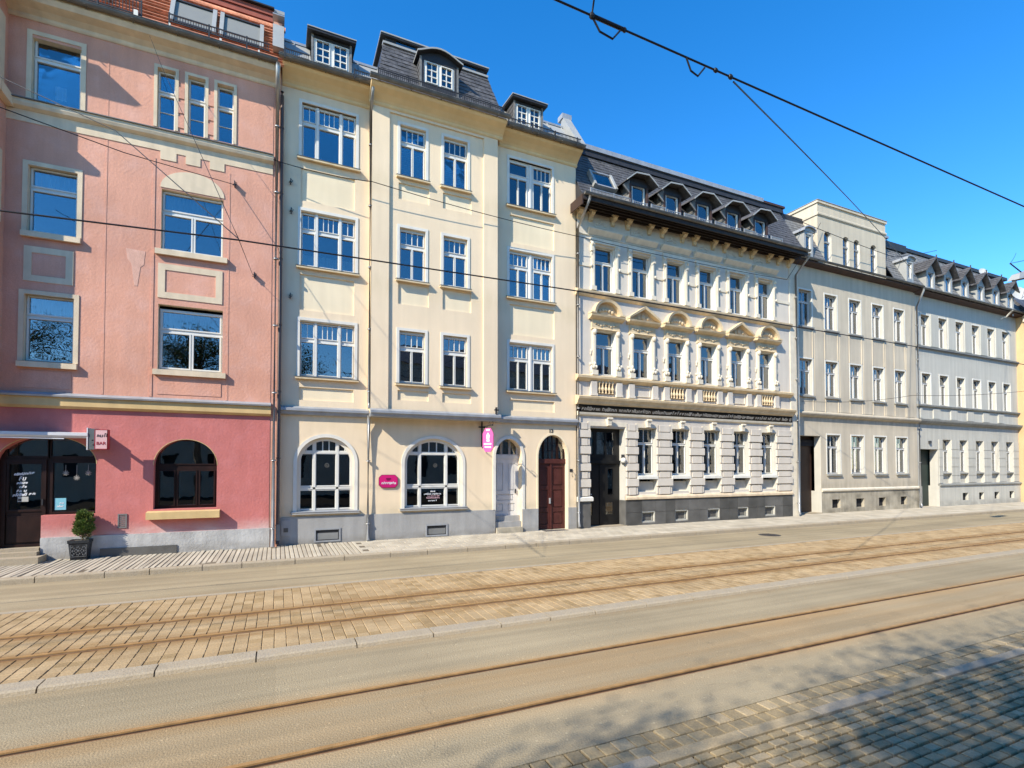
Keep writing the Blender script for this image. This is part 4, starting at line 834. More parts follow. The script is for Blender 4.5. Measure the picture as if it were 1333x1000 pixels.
def dormer(parent, cx, w, yf, z0, z1, yb, key='dormer_two', wz=.32, k='slate_dark', roofk='zinc_light', over=.12, seg=0.):
    m = MB().use(k); m.plate(cx - w / 2, cx + w / 2, z0, z1, [(cx - .5, cx + .5, z0 + wz, z0 + wz + .72)], yf, yf + .08)
    for x in (cx - w / 2, cx + w / 2): m.poly([(x, yf, z0), (x, yb, z0), (x, yb, z1), (x, yf, z1)])
    m.use('slate_light'); m.box(cx - w / 2 - .012, cx - w / 2 + .05, yf - .012, yf + .04, z0, z1); m.box(cx + w / 2 - .05, cx + w / 2 + .012, yf - .012, yf + .04, z0, z1); m.use('dark'); m.box(cx - w / 2 + .05, cx + w / 2 - .05, yf + .5, yf + .52, z0, z1)
    d = obj('dormer', m, parent, loc=(cx, yf, z0)); window(key, d, cx, yf + .02, z0 + wz)
    # slate hung cheeks: courses on the visible left side
    m = MB().use('slate'); n = 7
    for i in range(n):
        za, zb = z0 + (z1 - z0) * i / n, z0 + (z1 - z0) * (i + 1.1) / n; x = cx - w / 2
        m.poly([(x - .02, yf + .01, za), (x - .02, yb, za), (x - .003, yb, zb), (x - .003, yf + .01, zb)])
    obj('slate_cheek', m, d)
    m = MB().use('slate_dark'); o = over
    if seg:
        n = 10; top = [(cx - w / 2 - o + (w + 2 * o) * i / n, z1 + seg * sin(pi * i / n) ** 1.2) for i in range(n + 1)]
        for (xa, za), (xb, zb) in zip(top, top[1:]):
            m.use(k); m.poly([(xa, yf - .15, za), (xb, yf - .15, zb), (xb, yb, zb), (xa, yb, za)]); m.use(roofk); m.hexa([(xa, yf - .17, za + .01), (xb, yf - .17, zb + .01), (xb, yb, zb + .01), (xa, yb, za + .01), (xa, yf - .17, za + .06), (xb, yf - .17, zb + .06), (xb, yb, zb + .06), (xa, yb, za + .06)])
        m.use(k); m.poly([(x, yf, z) for x, z in top])
    else:
        m.hexa([(cx - w / 2 - o, yf - .16, z1), (cx + w / 2 + o, yf - .16, z1), (cx + w / 2 + o, yb, z1 + .12), (cx - w / 2 - o, yb, z1 + .12), (cx - w / 2 - o, yf - .16, z1 + .07), (cx + w / 2 + o, yf - .16, z1 + .07), (cx + w / 2 + o, yb, z1 + .19), (cx - w / 2 - o, yb, z1 + .19)])
        m.use(roofk); m.hexa([(cx - w / 2 - o - .01, yf - .18, z1 + .071), (cx + w / 2 + o + .01, yf - .18, z1 + .071), (cx + w / 2 + o + .01, yb, z1 + .2), (cx - w / 2 - o - .01, yb, z1 + .2), (cx - w / 2 - o - .01, yf - .18, z1 + .1), (cx + w / 2 + o + .01, yf - .18, z1 + .1), (cx + w / 2 + o + .01, yb, z1 + .23), (cx - w / 2 - o - .01, yb, z1 + .23)])
    obj('dormer_roof', m, d)
dormer(H, 1.33, 1.12, 15.85, 13.95, 15.08, 16.9); dormer(H, 7.86, 1.12, 15.85, 13.95, 15.08, 16.9); dormer(H, 4.58, 1.26, 15.66, 14.0, 15.36, 16.4, wz=.56, seg=.26)
snow_guard(H, .06, .7, 15.52, 14.0, 14.16, .055); snow_guard(H, 1.95, 2.5, 15.52, 14.0, 14.16, .055); snow_guard(H, 2.6, 6.7, 15.3, 14.06, 14.26, .06); snow_guard(H, 6.95, 9.8, 15.52, 14.0, 14.16, .055)
gutter(H, -.1, 2.45, 15.6, 14.0, .085); gutter(H, 2.36, 6.9, 15.3, 14.02, .085); gutter(H, 6.84, 10.02, 15.6, 14.0, .085)
downpipe(H, 2.49, 15.95, 13.6, 4.15, 15.55, 13.9, .045); downpipe(H, 2.5, 16.06, 3.85, .14, 16.0, 3.95, .05)
m = MB().use('iron'); m.box(6.56, 6.6, Y - .5, Y - .4, 4.05, 4.35); m.box(6.5, 6.66, Y - .5, Y - .46, 4.24, 4.28); obj('cable_bracket', m, H)
boxes('meter_plate', 'zinc', H, (.10, .34, Y - .045, Y - .03, .40, .84)); boxes('meter_label', 'tile_dark2', H, (.16, .28, Y - .052, Y - .045, .5, .62))
m = MB().use('iron'); m.tube([(9.72, Y, 2.25), (9.72, Y - .09, 2.25), (9.72, Y - .09, 2.05), (9.78, Y - .05, 2.0)], .012, 6); m.box(9.66, 9.78, Y - .02, Y, 2.2, 2.3); obj('wall_hook', m, H)
# signs on the yellow house
Q = thing('wall_plaque', 'small magenta octagonal plaque with white lettering on the yellow wall', 'sign', (3.125, Y, 1.92))
def octa(x0, x1, z0, z1, c): return [(x0 + c, z0), (x1 - c, z0), (x1, z0 + c), (x1, z1 - c), (x1 - c, z1), (x0 + c, z1), (x0, z1 - c), (x0, z0 + c)]
m = MB().use('magenta_dark'); m.prism(octa(2.83, 3.42, 1.72, 2.13, .09), Y - .035, Y - .003); obj('edge', m, Q)
m = MB().use('magenta'); m.prism(octa(2.845, 3.405, 1.735, 2.115, .085), Y - .05, Y - .034); obj('plate', m, Q)
m = MB().use('magenta_dark'); m.box(3.05, 3.2, Y - .053, Y - .049, 1.98, 2.03); m.prism([(3.08, 1.95), (3.17, 1.95), (3.17, 1.98), (3.08, 1.98)], Y - .053, Y - .049); obj('emblem', m, Q)
m = MB().use('print_white'); squiggle(m, 2.92, 3.33, 1.84, .08, Y - .055, .1, .018, .2); obj('lettering', m, Q)
Q = thing('hanging_sign', 'tall pink octagonal hanging sign on a wrought iron bracket beside the white door', 'sign', (6.2, Y, 3.2))
m = MB().use('iron'); m.box(6.22, 6.26, Y - .03, Y, 3.05, 3.95); m.tube([(6.24, Y - .02, 3.72), (6.24, Y - .95, 3.72)], .014, 6); m.tube([(6.24, Y - .02, 3.1), (6.22, Y - .1, 3.0), (6.2, Y - .2, 3.05)], .014, 6)
pts = [(6.24, Y - .03, 3.25)] + [(6.24, Y - .03 - .5 * t, 3.25 + .47 * t ** .5) for t in (.2, .5, .8, 1)]; m.tube(pts, .01, 6)
for yy2 in (Y - .95, Y - .7): m.tube([(6.24, yy2 + .06 * cos(t * .7), 3.78 + .06 * sin(t * .7)) for t in range(9)], .008, 6)
m.ball((6.24, Y - .95, 3.72), .03, .03, .03); m.box(6.12, 6.36, Y - .02, Y - .01, 3.69, 3.73); obj('bracket', m, Q)
ang = R(52)   # the blade stands square to the wall, its face turned up the street
def blade(p2, t, k, nm, off=0):
    m = MB().use(k); c = Vector((6.24, Y - .58, 0)); ux = Vector((cos(ang), -sin(ang), 0)); un = Vector((-sin(ang), -cos(ang), 0))
    a = [c + ux * x + un * (off + t) + Vector((0, 0, z)) for x, z in p2]; b = [c + ux * x + un * off + Vector((0, 0, z)) for x, z in p2]
    m.poly(a); m.poly(list(reversed(b)))
    for i in range(len(p2)): m.poly([a[i], b[i], b[(i + 1) % len(p2)], a[(i + 1) % len(p2)]])
    return obj(nm, m, Q)
blade([(-.10, 2.86), (.10, 2.86), (.2, 3.02), (.2, 3.46), (.1, 3.64), (-.1, 3.64), (-.2, 3.46), (-.2, 3.02)], .035, 'pink_sign', 'sign_board', -.0175)
for nm, p2 in (('motif', [(-.06, 3.3), (.05, 3.28), (.07, 3.4), (.0, 3.5), (-.05, 3.42)]), ('motif', [(-.05, 3.2), (.06, 3.2), (.06, 3.27), (-.05, 3.27)]), ('lettering', [(-.15, 3.1), (.13, 3.1), (.13, 3.15), (-.15, 3.15)]), ('lettering', [(-.12, 3.0), (.12, 2.99), (.12, 3.04), (-.12, 3.05)]), ('crown_mark', [(-.06, 3.55), (.06, 3.55), (.07, 3.61), (-.07, 3.61)])): blade(p2, .004, 'print_white', nm, .018)
N = thing('house_number', 'dark metal house number 12 above the oxblood arched door', 'house number', (8.89, Y, 3.6)); text('12', .19, 8.89, Y - .012, 3.6, 'print_dark', N, 'digits', .008)

# ================================================================== ORNAMENTED HOUSE
Y = 16.1
O = thing('ornamented_house', 'pale grey ornamented house with ochre pediments, corbels and dark slate mansard roof', 'building', (15.6, 16.1, .12))
C2 = [11.2 + 1.722 * i for i in range(6)]; CG = [13.15 + 1.695 * i for i in range(5)]
m = MB().use('lavender'); m.plate(9.97, 21.42, 4.3, 12.1, [(c - .46, c + .46, 9.02, 10.72) for c in C2] + [(c - .42, c + .46, 5.84, 7.5) for c in C2], Y, Y + .22, rev='offwhite')
obj('wall', m, O)
m = MB().use('lavender'); m.plate(9.97, 21.42, 1.1, 4.5, [(c - .45, c + .45, 1.4, 3.88) for c in CG] + [(10.52, 12.1, 1.1, 3.84, 'lrt')], Y, Y + .4, rev='reveal')
m.use('reveal'); m.poly([(12.1, Y, .12), (12.1, Y + .5, .12), (12.1, Y + .5, 1.1), (12.1, Y, 1.1)]); obj('ground_floor_wall', m, O)
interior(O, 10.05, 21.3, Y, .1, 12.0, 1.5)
boxes('side_wall', 'lavender', O, (21.42, 21.45, Y + .01, 20, 0, 12))
boxes('edge_pilaster', 'ivory', O, (21.4, 21.98, Y - .03, Y + .6, .12, 11.8))
def prof_on(name, k, x0, x1, prof): m = MB().use(k); m.mold(x0, x1, Y, prof); return obj(name, m, O)
prof_on('string_course', 'ochre', 9.9, 21.42, [(.03, 8.72), (.08, 8.76), (.16, 8.86), (.17, 8.92), (.02, 8.98)])
prof_on('string_course', 'ochre', 9.9, 21.42, [(.04, 5.55), (.1, 5.6), (.18, 5.66), (.19, 5.74), (.02, 5.8)])
prof_on('cornice', 'ochre', 9.88, 21.44, [(.11, 4.675), (.16, 4.72), (.2, 4.8), (.27, 4.88), (.29, 4.95), (.03, 5.02)])
prof_on('inscription_band', 'joint', 10.0, 21.38, [(.10, 4.40), (.10, 4.67)])
m = MB().use('print_grey'); squiggle(m, 10.1, 21.3, 4.46, .14, Y - .106, .3, .016, .3); obj('inscription', m, O, kind='stuff')
prof_on('moulding', 'ivory', 9.97, 21.4, [(.03, 4.27), (.08, 4.31), (.1, 4.38), (.03, 4.43)])
prof_on('plinth_ledge', 'ledge', 12.1, 21.42, [(.02, 1.1), (.09, 1.12), (.09, 1.2), (.02, 1.27)]); prof_on('plinth_ledge', 'white', 9.95, 10.58, [(.02, 1.1), (.12, 1.12), (.12, 1.24), (.02, 1.28)])
# plinth tiles
xs = [12.12, 12.86, 13.51, 14.03, 14.52, 15.2, 15.77, 16.25, 16.94, 17.48, 17.97, 18.61, 19.14, 19.62, 20.29, 20.77, 21.42]
cw = [(12.87, 13.5), (14.53, 15.19), (16.26, 16.93), (17.98, 18.6), (19.63, 20.28)]
for i, (a, b) in enumerate(zip(xs, xs[1:])):
    iscw = any(abs(a - c) < .05 for c, d in cw); k = 'tile_dark2' if iscw or random.random() < .2 else 'tile_dark'
    rows = [(.66, 1.095), (.12, .2)] if iscw else [(.62, 1.095), (.1, .615)]
    for z0, z1 in rows: boxes('plinth_tile', k, O, (a + .004, b - .004, Y - .04 - random.uniform(0, .004), Y + .02, z0, z1 - .005))
boxes('plinth_tile', 'tile_dark2', O, (9.98, 10.5, Y - .05, Y + .3, .1, 1.095))
boxes('plinth_tile', 'tile_dark2', O, (12.085, 12.12, Y - .04, Y + .4, .1, 1.095))
for a, b in cw:
    m = MB().use('cool_grey'); m.plate(a - .004, b + .004, .2, .66, [(a + .02, b - .02, .25, .6)], Y - .02, Y + .12); m.use('cool_dark'); m.ring(a + .02, b - .06, .25, .58, .035, Y + .06, Y + .1); m.use('dark'); m.box(a, b, Y + .11, Y + .13, .2, .66); m.use('tile_dark2'); m.box(a + .06, b - .1, Y + .09, Y + .105, .3, .54); obj('cellar_window', m, O)
# rustication between the ground floor openings
piers = [(9.99, 10.5), (12.13, 12.69)] + [(CG[i] + .46, CG[i + 1] - .46) for i in range(4)] + [(CG[4] + .46, 21.4)]
rows = [(4.02, 3.76, 0), (3.745, 3.46, 1), (3.43, 3.16, 0), (3.145, 2.85, 1), (2.82, 2.52, 0), (2.505, 2.22, 1), (2.19, 1.94, 0), (1.925, 1.62, 1), (1.59, 1.29, 0)]
cache = {}
for a, b in piers:
    for z1, z0, full in rows:
        ins = 0 if full else .12; w = round(b - a - 2 * ins, 2); h = round(z1 - z0, 3)
        if (w, h) not in cache:
            mm = MB().use('lavender'); c = .015; W2, H2 = w / 2, h / 2
            p_ = .085 if full else .055; mm.hexa([(-W2, -p_, -H2 + .012), (W2, -p_, -H2 + .012), (W2, .01, -H2), (-W2, .01, -H2), (-W2, -p_, H2 - .012), (W2, -p_, H2 - .012), (W2, .01, H2), (-W2, .01, H2)]); cache[(w, h)] = mm.mesh('rustication_block')
        link('rustication_block', cache[(w, h)], O, ((a + b) / 2, Y, (z0 + z1) / 2))
        if not full:
            for s, xx in ((0, a), (1, b - .1)):
                key = ('strip', h)
                if key not in cache: mm = MB().use('lavender'); mm.box(0, .075, -.04, .01, -h / 2 + .03, h / 2); cache[key] = mm.mesh('rustication_strip')
                link('rustication_strip', cache[key], O, (xx + .005, Y, (z0 + z1) / 2))
for c, w in [(11.31, .8)] + [(c, .45) for c in CG]:
    m = MB().use('ivory'); m.ring(c - w - .09, c + w + .09, 3.7, 4.06, .09, Y - .035, Y + .01, bottom=False, wt=.16); obj('lintel_frame', m, O)
    m = MB().use('ivory'); m.hexa([(c - .07, Y - .13, 3.92), (c + .07, Y - .13, 3.92), (c + .07, Y, 3.92), (c - .07, Y, 3.92), (c - .10, Y - .17, 4.18), (c + .10, Y - .17, 4.18), (c + .10, Y, 4.18), (c - .10, Y, 4.18)]); m.tube([(c - .11, Y - .16, 4.18), (c + .11, Y - .16, 4.18)], .045, 8); m.tube([(c - .08, Y - .12, 3.94), (c + .08, Y - .12, 3.94)], .03, 8); obj('keystone', m, O)
for c in CG:
    m = MB().use('reveal'); m.box(c - .45, c + .45, Y + .16, Y + .4, 1.22, 1.8); m.use('ivory'); m.hexa([(c - .45, Y - .02, 1.26), (c + .45, Y - .02, 1.26), (c + .45, Y + .16, 1.26), (c - .45, Y + .16, 1.26), (c - .45, Y - .02, 1.28), (c + .45, Y - .02, 1.28), (c + .45, Y + .16, 1.42), (c - .45, Y + .16, 1.42)]); obj('parapet_panel', m, O)
win_template('o_win', .92, 1.72, [(-.40, .40, 1.17, 1.66, 0, 0), (-.40, -.035, .08, 1.06, 0, 0), (.035, .40, .08, 1.06, 0, 0)], 'plastic', sash=.02)
TPL['o_top'] = (TPL['o_win'][0], list(TPL['o_win'][1])); add_sub('o_top', 'curtain', curtain_mb(.0, .44, .06, 1.1)); add_sub('o_top', 'curtain', curtain_mb(-.44, -.2, .06, 1.1))
TPL['o_mid'] = (TPL['o_win'][0], list(TPL['o_win'][1])); add_sub('o_mid', 'curtain', curtain_mb(.12, .44, .06, 1.66, .15, 'blind')); add_sub('o_mid', 'curtain', curtain_mb(-.44, -.1, .06, 1.66, .15, 'blind'))
TPL['o_sheer'] = (TPL['o_win'][0], list(TPL['o_win'][1])); add_sub('o_sheer', 'curtain', curtain_mb(-.44, .44, .06, 1.1, .15, 'blind'))
win_template('o_ground', .92, 1.86, [(-.40, .40, 1.30, 1.80, 1, 0), (-.40, -.04, .08, 1.2, 0, 0), (.04, .40, .08, 1.2, 0, 0)], 'plastic', sash=.02); add_sub('o_ground', 'curtain', curtain_mb(.05, .42, .06, 1.2, .15, 'blind')); add_sub('o_ground', 'curtain', curtain_mb(-.1, .4, 1.3, 1.8, .15, 'blind'))
m = MB().use('offwhite'); m.box(-.45, .45, -.22, 0, -.1, 0); m.box(-.49, .49, -.29, -.16, -.14, -.04); add_sub('o_ground', 'window_sill', m)
OV = vary('o_top', [('curtain', curtain_mb(-.44, .44, .06, 1.1, .15)), ('blind', shade_mb(-.44, .44, 1.35, 1.7, .12))], [('curtain', curtain_mb(-.44, -.1, .06, 1.66, .2)), ('curtain', curtain_mb(.2, .44, .06, 1.66, .2))])
MV = vary('o_mid', [('curtain', curtain_mb(-.44, .44, .06, .7, .15))], [('curtain', curtain_mb(.1, .44, .06, 1.66, .2)), ('blind', shade_mb(-.44, .44, 1.2, 1.7, .12))])
for i, c in enumerate(C2): window(OV[(i * 2 + i // 2) % 3], O, c, Y + .17, 9.02); window(MV[(i + i // 3) % 3], O, c + .02, Y + .17, 5.82)
for c in CG: window('o_ground', O, c, Y + .2, 2.04)
# surrounds: top floor pilasters with hoods
def scroll(mb, x, y, z, s): mb.ball((x, y, z), s, s * .8, s * 1.2, 8, 5)
mt = MB().use('ivory'); mt.box(-.62, -.46, -.06, .01, 0, 1.78); mt.box(.46, .62, -.06, .01, 0, 1.78); mt.box(-.66, .66, -.075, .01, 1.78, 1.96); mt.box(-.57, -.5, -.085, -.06, .1, 1.7); mt.box(.5, .57, -.085, -.06, .1, 1.7)
for s in (-1, 1):
    scroll(mt, s * .6, -.09, 1.72, .07); mt.box(s * .54 - .11, s * .54 + .11, -.11, 0, -.02, .14); scroll(mt, s * .64, -.08, .9, .05); mt.box(s * .6 - .05, s * .6 + .05, -.1, 0, 1.45, 1.7)
ms = mt.mesh('window_surround')
mh = MB().use('ivory'); mh.mold(-.74, .74, 0, [(.04, 0), (.08, .04), (.16, .12), (.2, .16), (.2, .2), (.02, .24)]); mhm = mh.mesh('hood')
for c in C2: link('window_surround', ms, O, (c, Y, 9.0)); link('hood', mhm, O, (c - .02, Y, 11.08))
m = MB().use('ivory')
xs_ = [9.98] + [v for c in C2 for v in (c - .63, c + .63)] + [21.4]
for a, b in zip(xs_[::2], xs_[1::2]): boxes('impost_band', 'ivory', O, (a, b, Y - .03, Y + .01, 9.85, 9.97))
prof_on('frieze_moulding', 'ivory', 9.98, 21.4, [(.02, 11.02), (.04, 11.04), (.04, 11.06), (.01, 11.08)])
# corbels and frieze ornaments under the eaves
mc = MB().use('ochre'); mc.mold(-.08, .08, 0, [(.03, -.30), (.08, -.27), (.1, -.18), (.11, -.14), (.22, -.10), (.28, -.04), (.28, .02)]); mc.mold(-.13, .13, 0, [(.33, .02), (.33, .09)]); cm = mc.mesh('corbel')
cor = [10.0, 10.5, 11.5, 12.2, 13.25, 13.9, 14.95, 15.6, 16.62, 17.28, 18.27, 18.92, 19.95, 20.6, 21.3]
for x in cor: link('corbel', cm, O, (x + .05, Y, 11.86))
mo = MB().use('lavender')
for k in range(-3, 4): mo.ball((k * .07, -.03, .03 * cos(k) + (.05 if k == 0 else 0)), .05, .03, .06, 6, 4)
om = mo.mesh('frieze_ornament')
for a, b in ((10.5, 11.5), (12.2, 13.25), (13.9, 14.95), (15.6, 16.62), (17.28, 18.27), (18.92, 19.95)): link('frieze_ornament', om, O, ((a + b) / 2 + .05, Y, 11.55))
boxes('frieze_panel', 'lavender', O, *[(a + .22, b - .12, Y - .02, Y + .01, 11.4, 11.72) for a, b in ((10.5, 11.5), (12.2, 13.25), (13.9, 14.95), (15.6, 16.62), (17.28, 18.27), (18.92, 19.95))])
# first floor: pediments, friezes, consoles, garlands
mp = MB().use('ivory'); mp.box(-.60, -.44, -.07, .01, 0, 1.72); mp.box(.46, .62, -.07, .01, 0, 1.72); mp.box(-.56, -.48, -.09, -.06, .25, 1.5); mp.box(.5, .58, -.09, -.06, .25, 1.5)
for s in (-.52, .54):
    mp.box(s - .12, s + .12, -.13, 0, 0, .18); scroll(mp, s, -.1, 1.62, .09); scroll(mp, s - .05, -.1, .3, .06); scroll(mp, s + .05, -.1, .3, .06); scroll(mp, s, -.09, .42, .06)
    sx = -1 if s < 0 else 1
    for zz in (.9,): mp.ball((s + sx * .12, -.03, zz), .045, .035, .07, 7, 5); mp.ball((s + sx * .14, -.03, zz - .1), .025, .03, .05, 6, 4)
    mp.ball((s + sx * .13, -.05, .22), .05, .06, .16, 7, 5); mp.ball((s + sx * .17, -.05, .4), .05, .04, .06, 6, 4)
pm = mp.mesh('window_surround')
mf = MB().use('ochre'); mf.box(-.62, .64, -.05, .01, 1.72, 2.08); mf.mold(-.64, .66, 0, [(.05, 1.7), (.09, 1.74), (.05, 1.78)])
for k in range(-4, 5): mf.ball((k * .115, -.06, 1.92 + .035 * cos(k * 1.6)), .06, .035, .05, 6, 4)
fm_ = mf.mesh('frieze_carving')
def ped(kind):
    m = MB().use('ochre'); m.mold(-.75, .77, 0, [(.05, 2.08), (.16, 2.12), (.24, 2.18), (.26, 2.24), (.03, 2.27)])
    if kind == 'a':
        n = 16; pts = [(-.52 * cos(pi * k / n), 2.27 + .48 * sin(pi * k / n)) for k in range(n + 1)]; full = pts
        for (xa, za), (xb, zb) in zip(full, full[1:]):
            ra = 1.2; m.hexa([(xa, -.24, za), (xb, -.24, zb), (xb, 0, zb), (xa, 0, za), (xa * ra, -.27, 2.27 + (za - 2.27) * ra), (xb * ra, -.27, 2.27 + (zb - 2.27) * ra), (xb * ra, 0, 2.27 + (zb - 2.27) * ra), (xa * ra, 0, 2.27 + (za - 2.27) * ra)])
        m.box(-.76, -.55, -.26, 0, 2.27, 2.33); m.box(.55, .78, -.26, 0, 2.27, 2.33)
        m.prism([(-.55, 2.271), (.55, 2.271)] + [(x * .99, z - .004) for x, z in reversed(full[1:-1])], -.05, .01)
        for k in range(5): m.ball((-.28 + .14 * k, -.07, 2.42 + .07 * sin(pi * k / 4)), .075, .05, .07, 7, 5)
    else:
        for s in (-1, 1):
            a, b = (s * .75, 2.27), (0, 2.80); t = .10
            m.hexa([(a[0], -.26, a[1]), (b[0], -.26, b[1] - t), (b[0], 0, b[1] - t), (a[0], 0, a[1]), (a[0], -.28, a[1] + t * .7), (b[0], -.28, b[1] + t * .1), (b[0], 0, b[1] + t * .1), (a[0], 0, a[1] + t * .7)])
        m.prism([(-.72, 2.271), (.72, 2.271), (0, 2.72)], -.05, .01)
        for k, (x, z, r) in enumerate(((-.22, 2.38, .07), (.22, 2.38, .07), (0, 2.42, .1), (0, 2.56, .06))): m.ball((x, -.07, z), r, .05, r, 7, 5)
    return m.mesh('pediment')
pa, pt_ = ped('a'), ped('t')
for i, c in enumerate(C2):
    link('window_surround', pm, O, (c + .01, Y, 5.8)); link('frieze_carving', fm_, O, (c + .01, Y, 5.8)); link('pediment', pa if i in (0, 2, 3, 5) else pt_, O, (c + .01, Y, 5.8))
# parapet zone below first floor: pedestals, balusters and plain panels
mped = MB().use('lavender'); mped.box(-.13, .13, -.12, .01, 5.02, 5.55); mped.box(-.15, .15, -.14, .01, 5.02, 5.1); pedm = mped.mesh('pedestal')
mb_ = MB().use('ochre')
for k in range(5): mb_.lathe((-.3 + .15 * k, -.02, 5.08), [(.04, 0), (.055, .02), (.03, .05), (.065, .16), (.03, .27), (.04, .3), (.03, .32), (.06, .4), (.045, .46), (.05, .48)], 8)
bm_ = mb_.mesh('baluster_row')
mdk = MB().use('soffit_red'); mdk.box(-.40, .40, -.02, .012, 5.12, 5.52); dkm = mdk.mesh('baluster_niche')
mpl = MB().use('ivory'); mpl.ring(-.40, .40, 5.1, 5.5, .03, -.03, .01); plm = mpl.mesh('parapet_panel')
for i, c in enumerate(C2):
    for s in (-.56, .58): link('pedestal', pedm, O, (c + s, Y, 0))
    if i in (0, 2, 3, 5):
        o = link('baluster_niche', dkm, O, (c, Y, 0)); o = link('baluster_row', bm_, O, (c, Y - .03, .04)); o['kind'] = 'stuff'
    else: link('parapet_panel', plm, O, (c, Y, 0))
# entrance
m = MB().use('door_black'); m.plate(10.5, 12.12, .14, 3.86, [(10.62, 10.9, 2.85, 3.7), (11.05, 11.42, 2.85, 3.7), (11.5, 11.85, 2.85, 3.7), (11.55, 11.8, 1.3, 2.3), (10.62, 10.85, .55, 1.0), (11.45, 11.82, .55, 1.0)], Y + .36, Y + .42); m.box(10.5, 12.12, Y + .28, Y + .36, 2.5, 2.62); m.box(11.16, 11.22, Y + .33, Y + .36, .14, 2.5); m.box(10.6, 11.1, Y + .345, Y + .36, 1.2, 2.4); m.box(11.4, 11.95, Y + .335, Y + .36, .16, .22)
dr = obj('door', m, O)
for a, b, c, d in ((10.62, 10.9, 2.85, 3.7), (11.05, 11.42, 2.85, 3.7), (11.5, 11.85, 2.85, 3.7), (11.55, 11.8, 1.3, 2.3), (10.62, 10.85, .55, 1.0), (11.45, 11.82, .55, 1.0)):
    m = MB().use('glass'); m.box(a, b, Y + .39, Y + .396, c, d); obj('pane', m, dr); m = MB().use('curtain'); m.box(a + .02, b - .02, Y + .44, Y + .45, c + .02, d - .02); obj('curtain', m, dr)
boxes('handle', 'zinc', dr, (10.7, 10.76, Y + .26, Y + .36, 1.32, 1.36)); boxes('step', 'kerb', O, (10.5, 12.15, Y - .05, Y + .5, .1, .15))
L = thing('wall_lamp', 'small white globe lamp on the door reveal of the pale grey ornamented house', 'lamp', (12.09, Y + .1, 2.6))
m = MB().use('iron'); m.box(12.04, 12.1, Y + .02, Y + .16, 2.5, 2.85); m.tube([(12.07, Y + .09, 2.83), (12.0, Y - .05, 2.83), (11.98, Y - .08, 2.75)], .015, 6); obj('bracket', m, L); m = MB().use('white'); m.ball((11.98, Y - .06, 2.62), .10, .10, .11, 12, 8); obj('globe', m, L, smooth=True)
# eaves and roof
m = MB().use('soffit'); m.poly([(9.72, 15.28, 11.98), (21.55, 15.28, 11.98), (21.55, Y + .05, 11.9), (9.72, Y + .05, 11.9)]); m.box(9.72, 21.55, 15.24, 15.30, 11.86, 12.06)
for k in range(4): m.box(9.72, 21.55, 15.4 + k * .18, 15.42 + k * .18, 11.86, 11.95)
m.use('door_brown'); m.box(9.70, 9.74, 15.28, Y, 11.7, 12.05); obj('soffit', m, O)
gutter(O, 9.74, 21.6, 15.2, 12.08, .08)
downpipe(O, 9.96, 16.0, 11.5, .2, 15.2, 12.0, .045, 'pipe'); downpipe(O, 21.72, 15.98, 11.6, .2, 15.3, 12.0, .05, 'pipe')
slates(O, 9.98, 22.1, (15.62, 12.1), (17.1, 14.75), 17, .22, 'slate')
boxes('roof_body', 'slate_dark', O, (9.98, 22.1, 17.1, 21, 11.9, 14.9), (9.98, 21.5, 15.35, 17.1, 12.02, 12.09))
m = MB().use('slate_dark'); m.hexa([(9.98, 17.0, 14.72), (22.3, 17.0, 14.72), (22.3, 17.3, 14.72), (9.98, 17.3, 14.72), (9.98, 17.05, 14.98), (22.3, 17.05, 14.98), (22.3, 17.3, 14.98), (9.98, 17.3, 14.98)]); m.use('zinc'); m.box(9.98, 20.9, 16.98, 17.6, 14.98, 15.16); m.use('soffit_red'); m.box(20.9, 22.4, 17.0, 17.6, 14.98, 15.08); obj('ridge_band', m, O)
m = MB().use('slate_dark'); m.poly([(9.975, 15.6, 12.1), (9.975, 17.2, 12.1), (9.975, 17.2, 15.0), (9.975, 17.1, 14.8)]); obj('roof_gable', m, O)
roof_window(O, 10.75, 11.6, 16.05, 12.95, 16.42, 13.62, 'glass')
win_template('o_dorm', .68, .98, [(-.26, .26, .1, .91, 0, 0)], 'plastic')
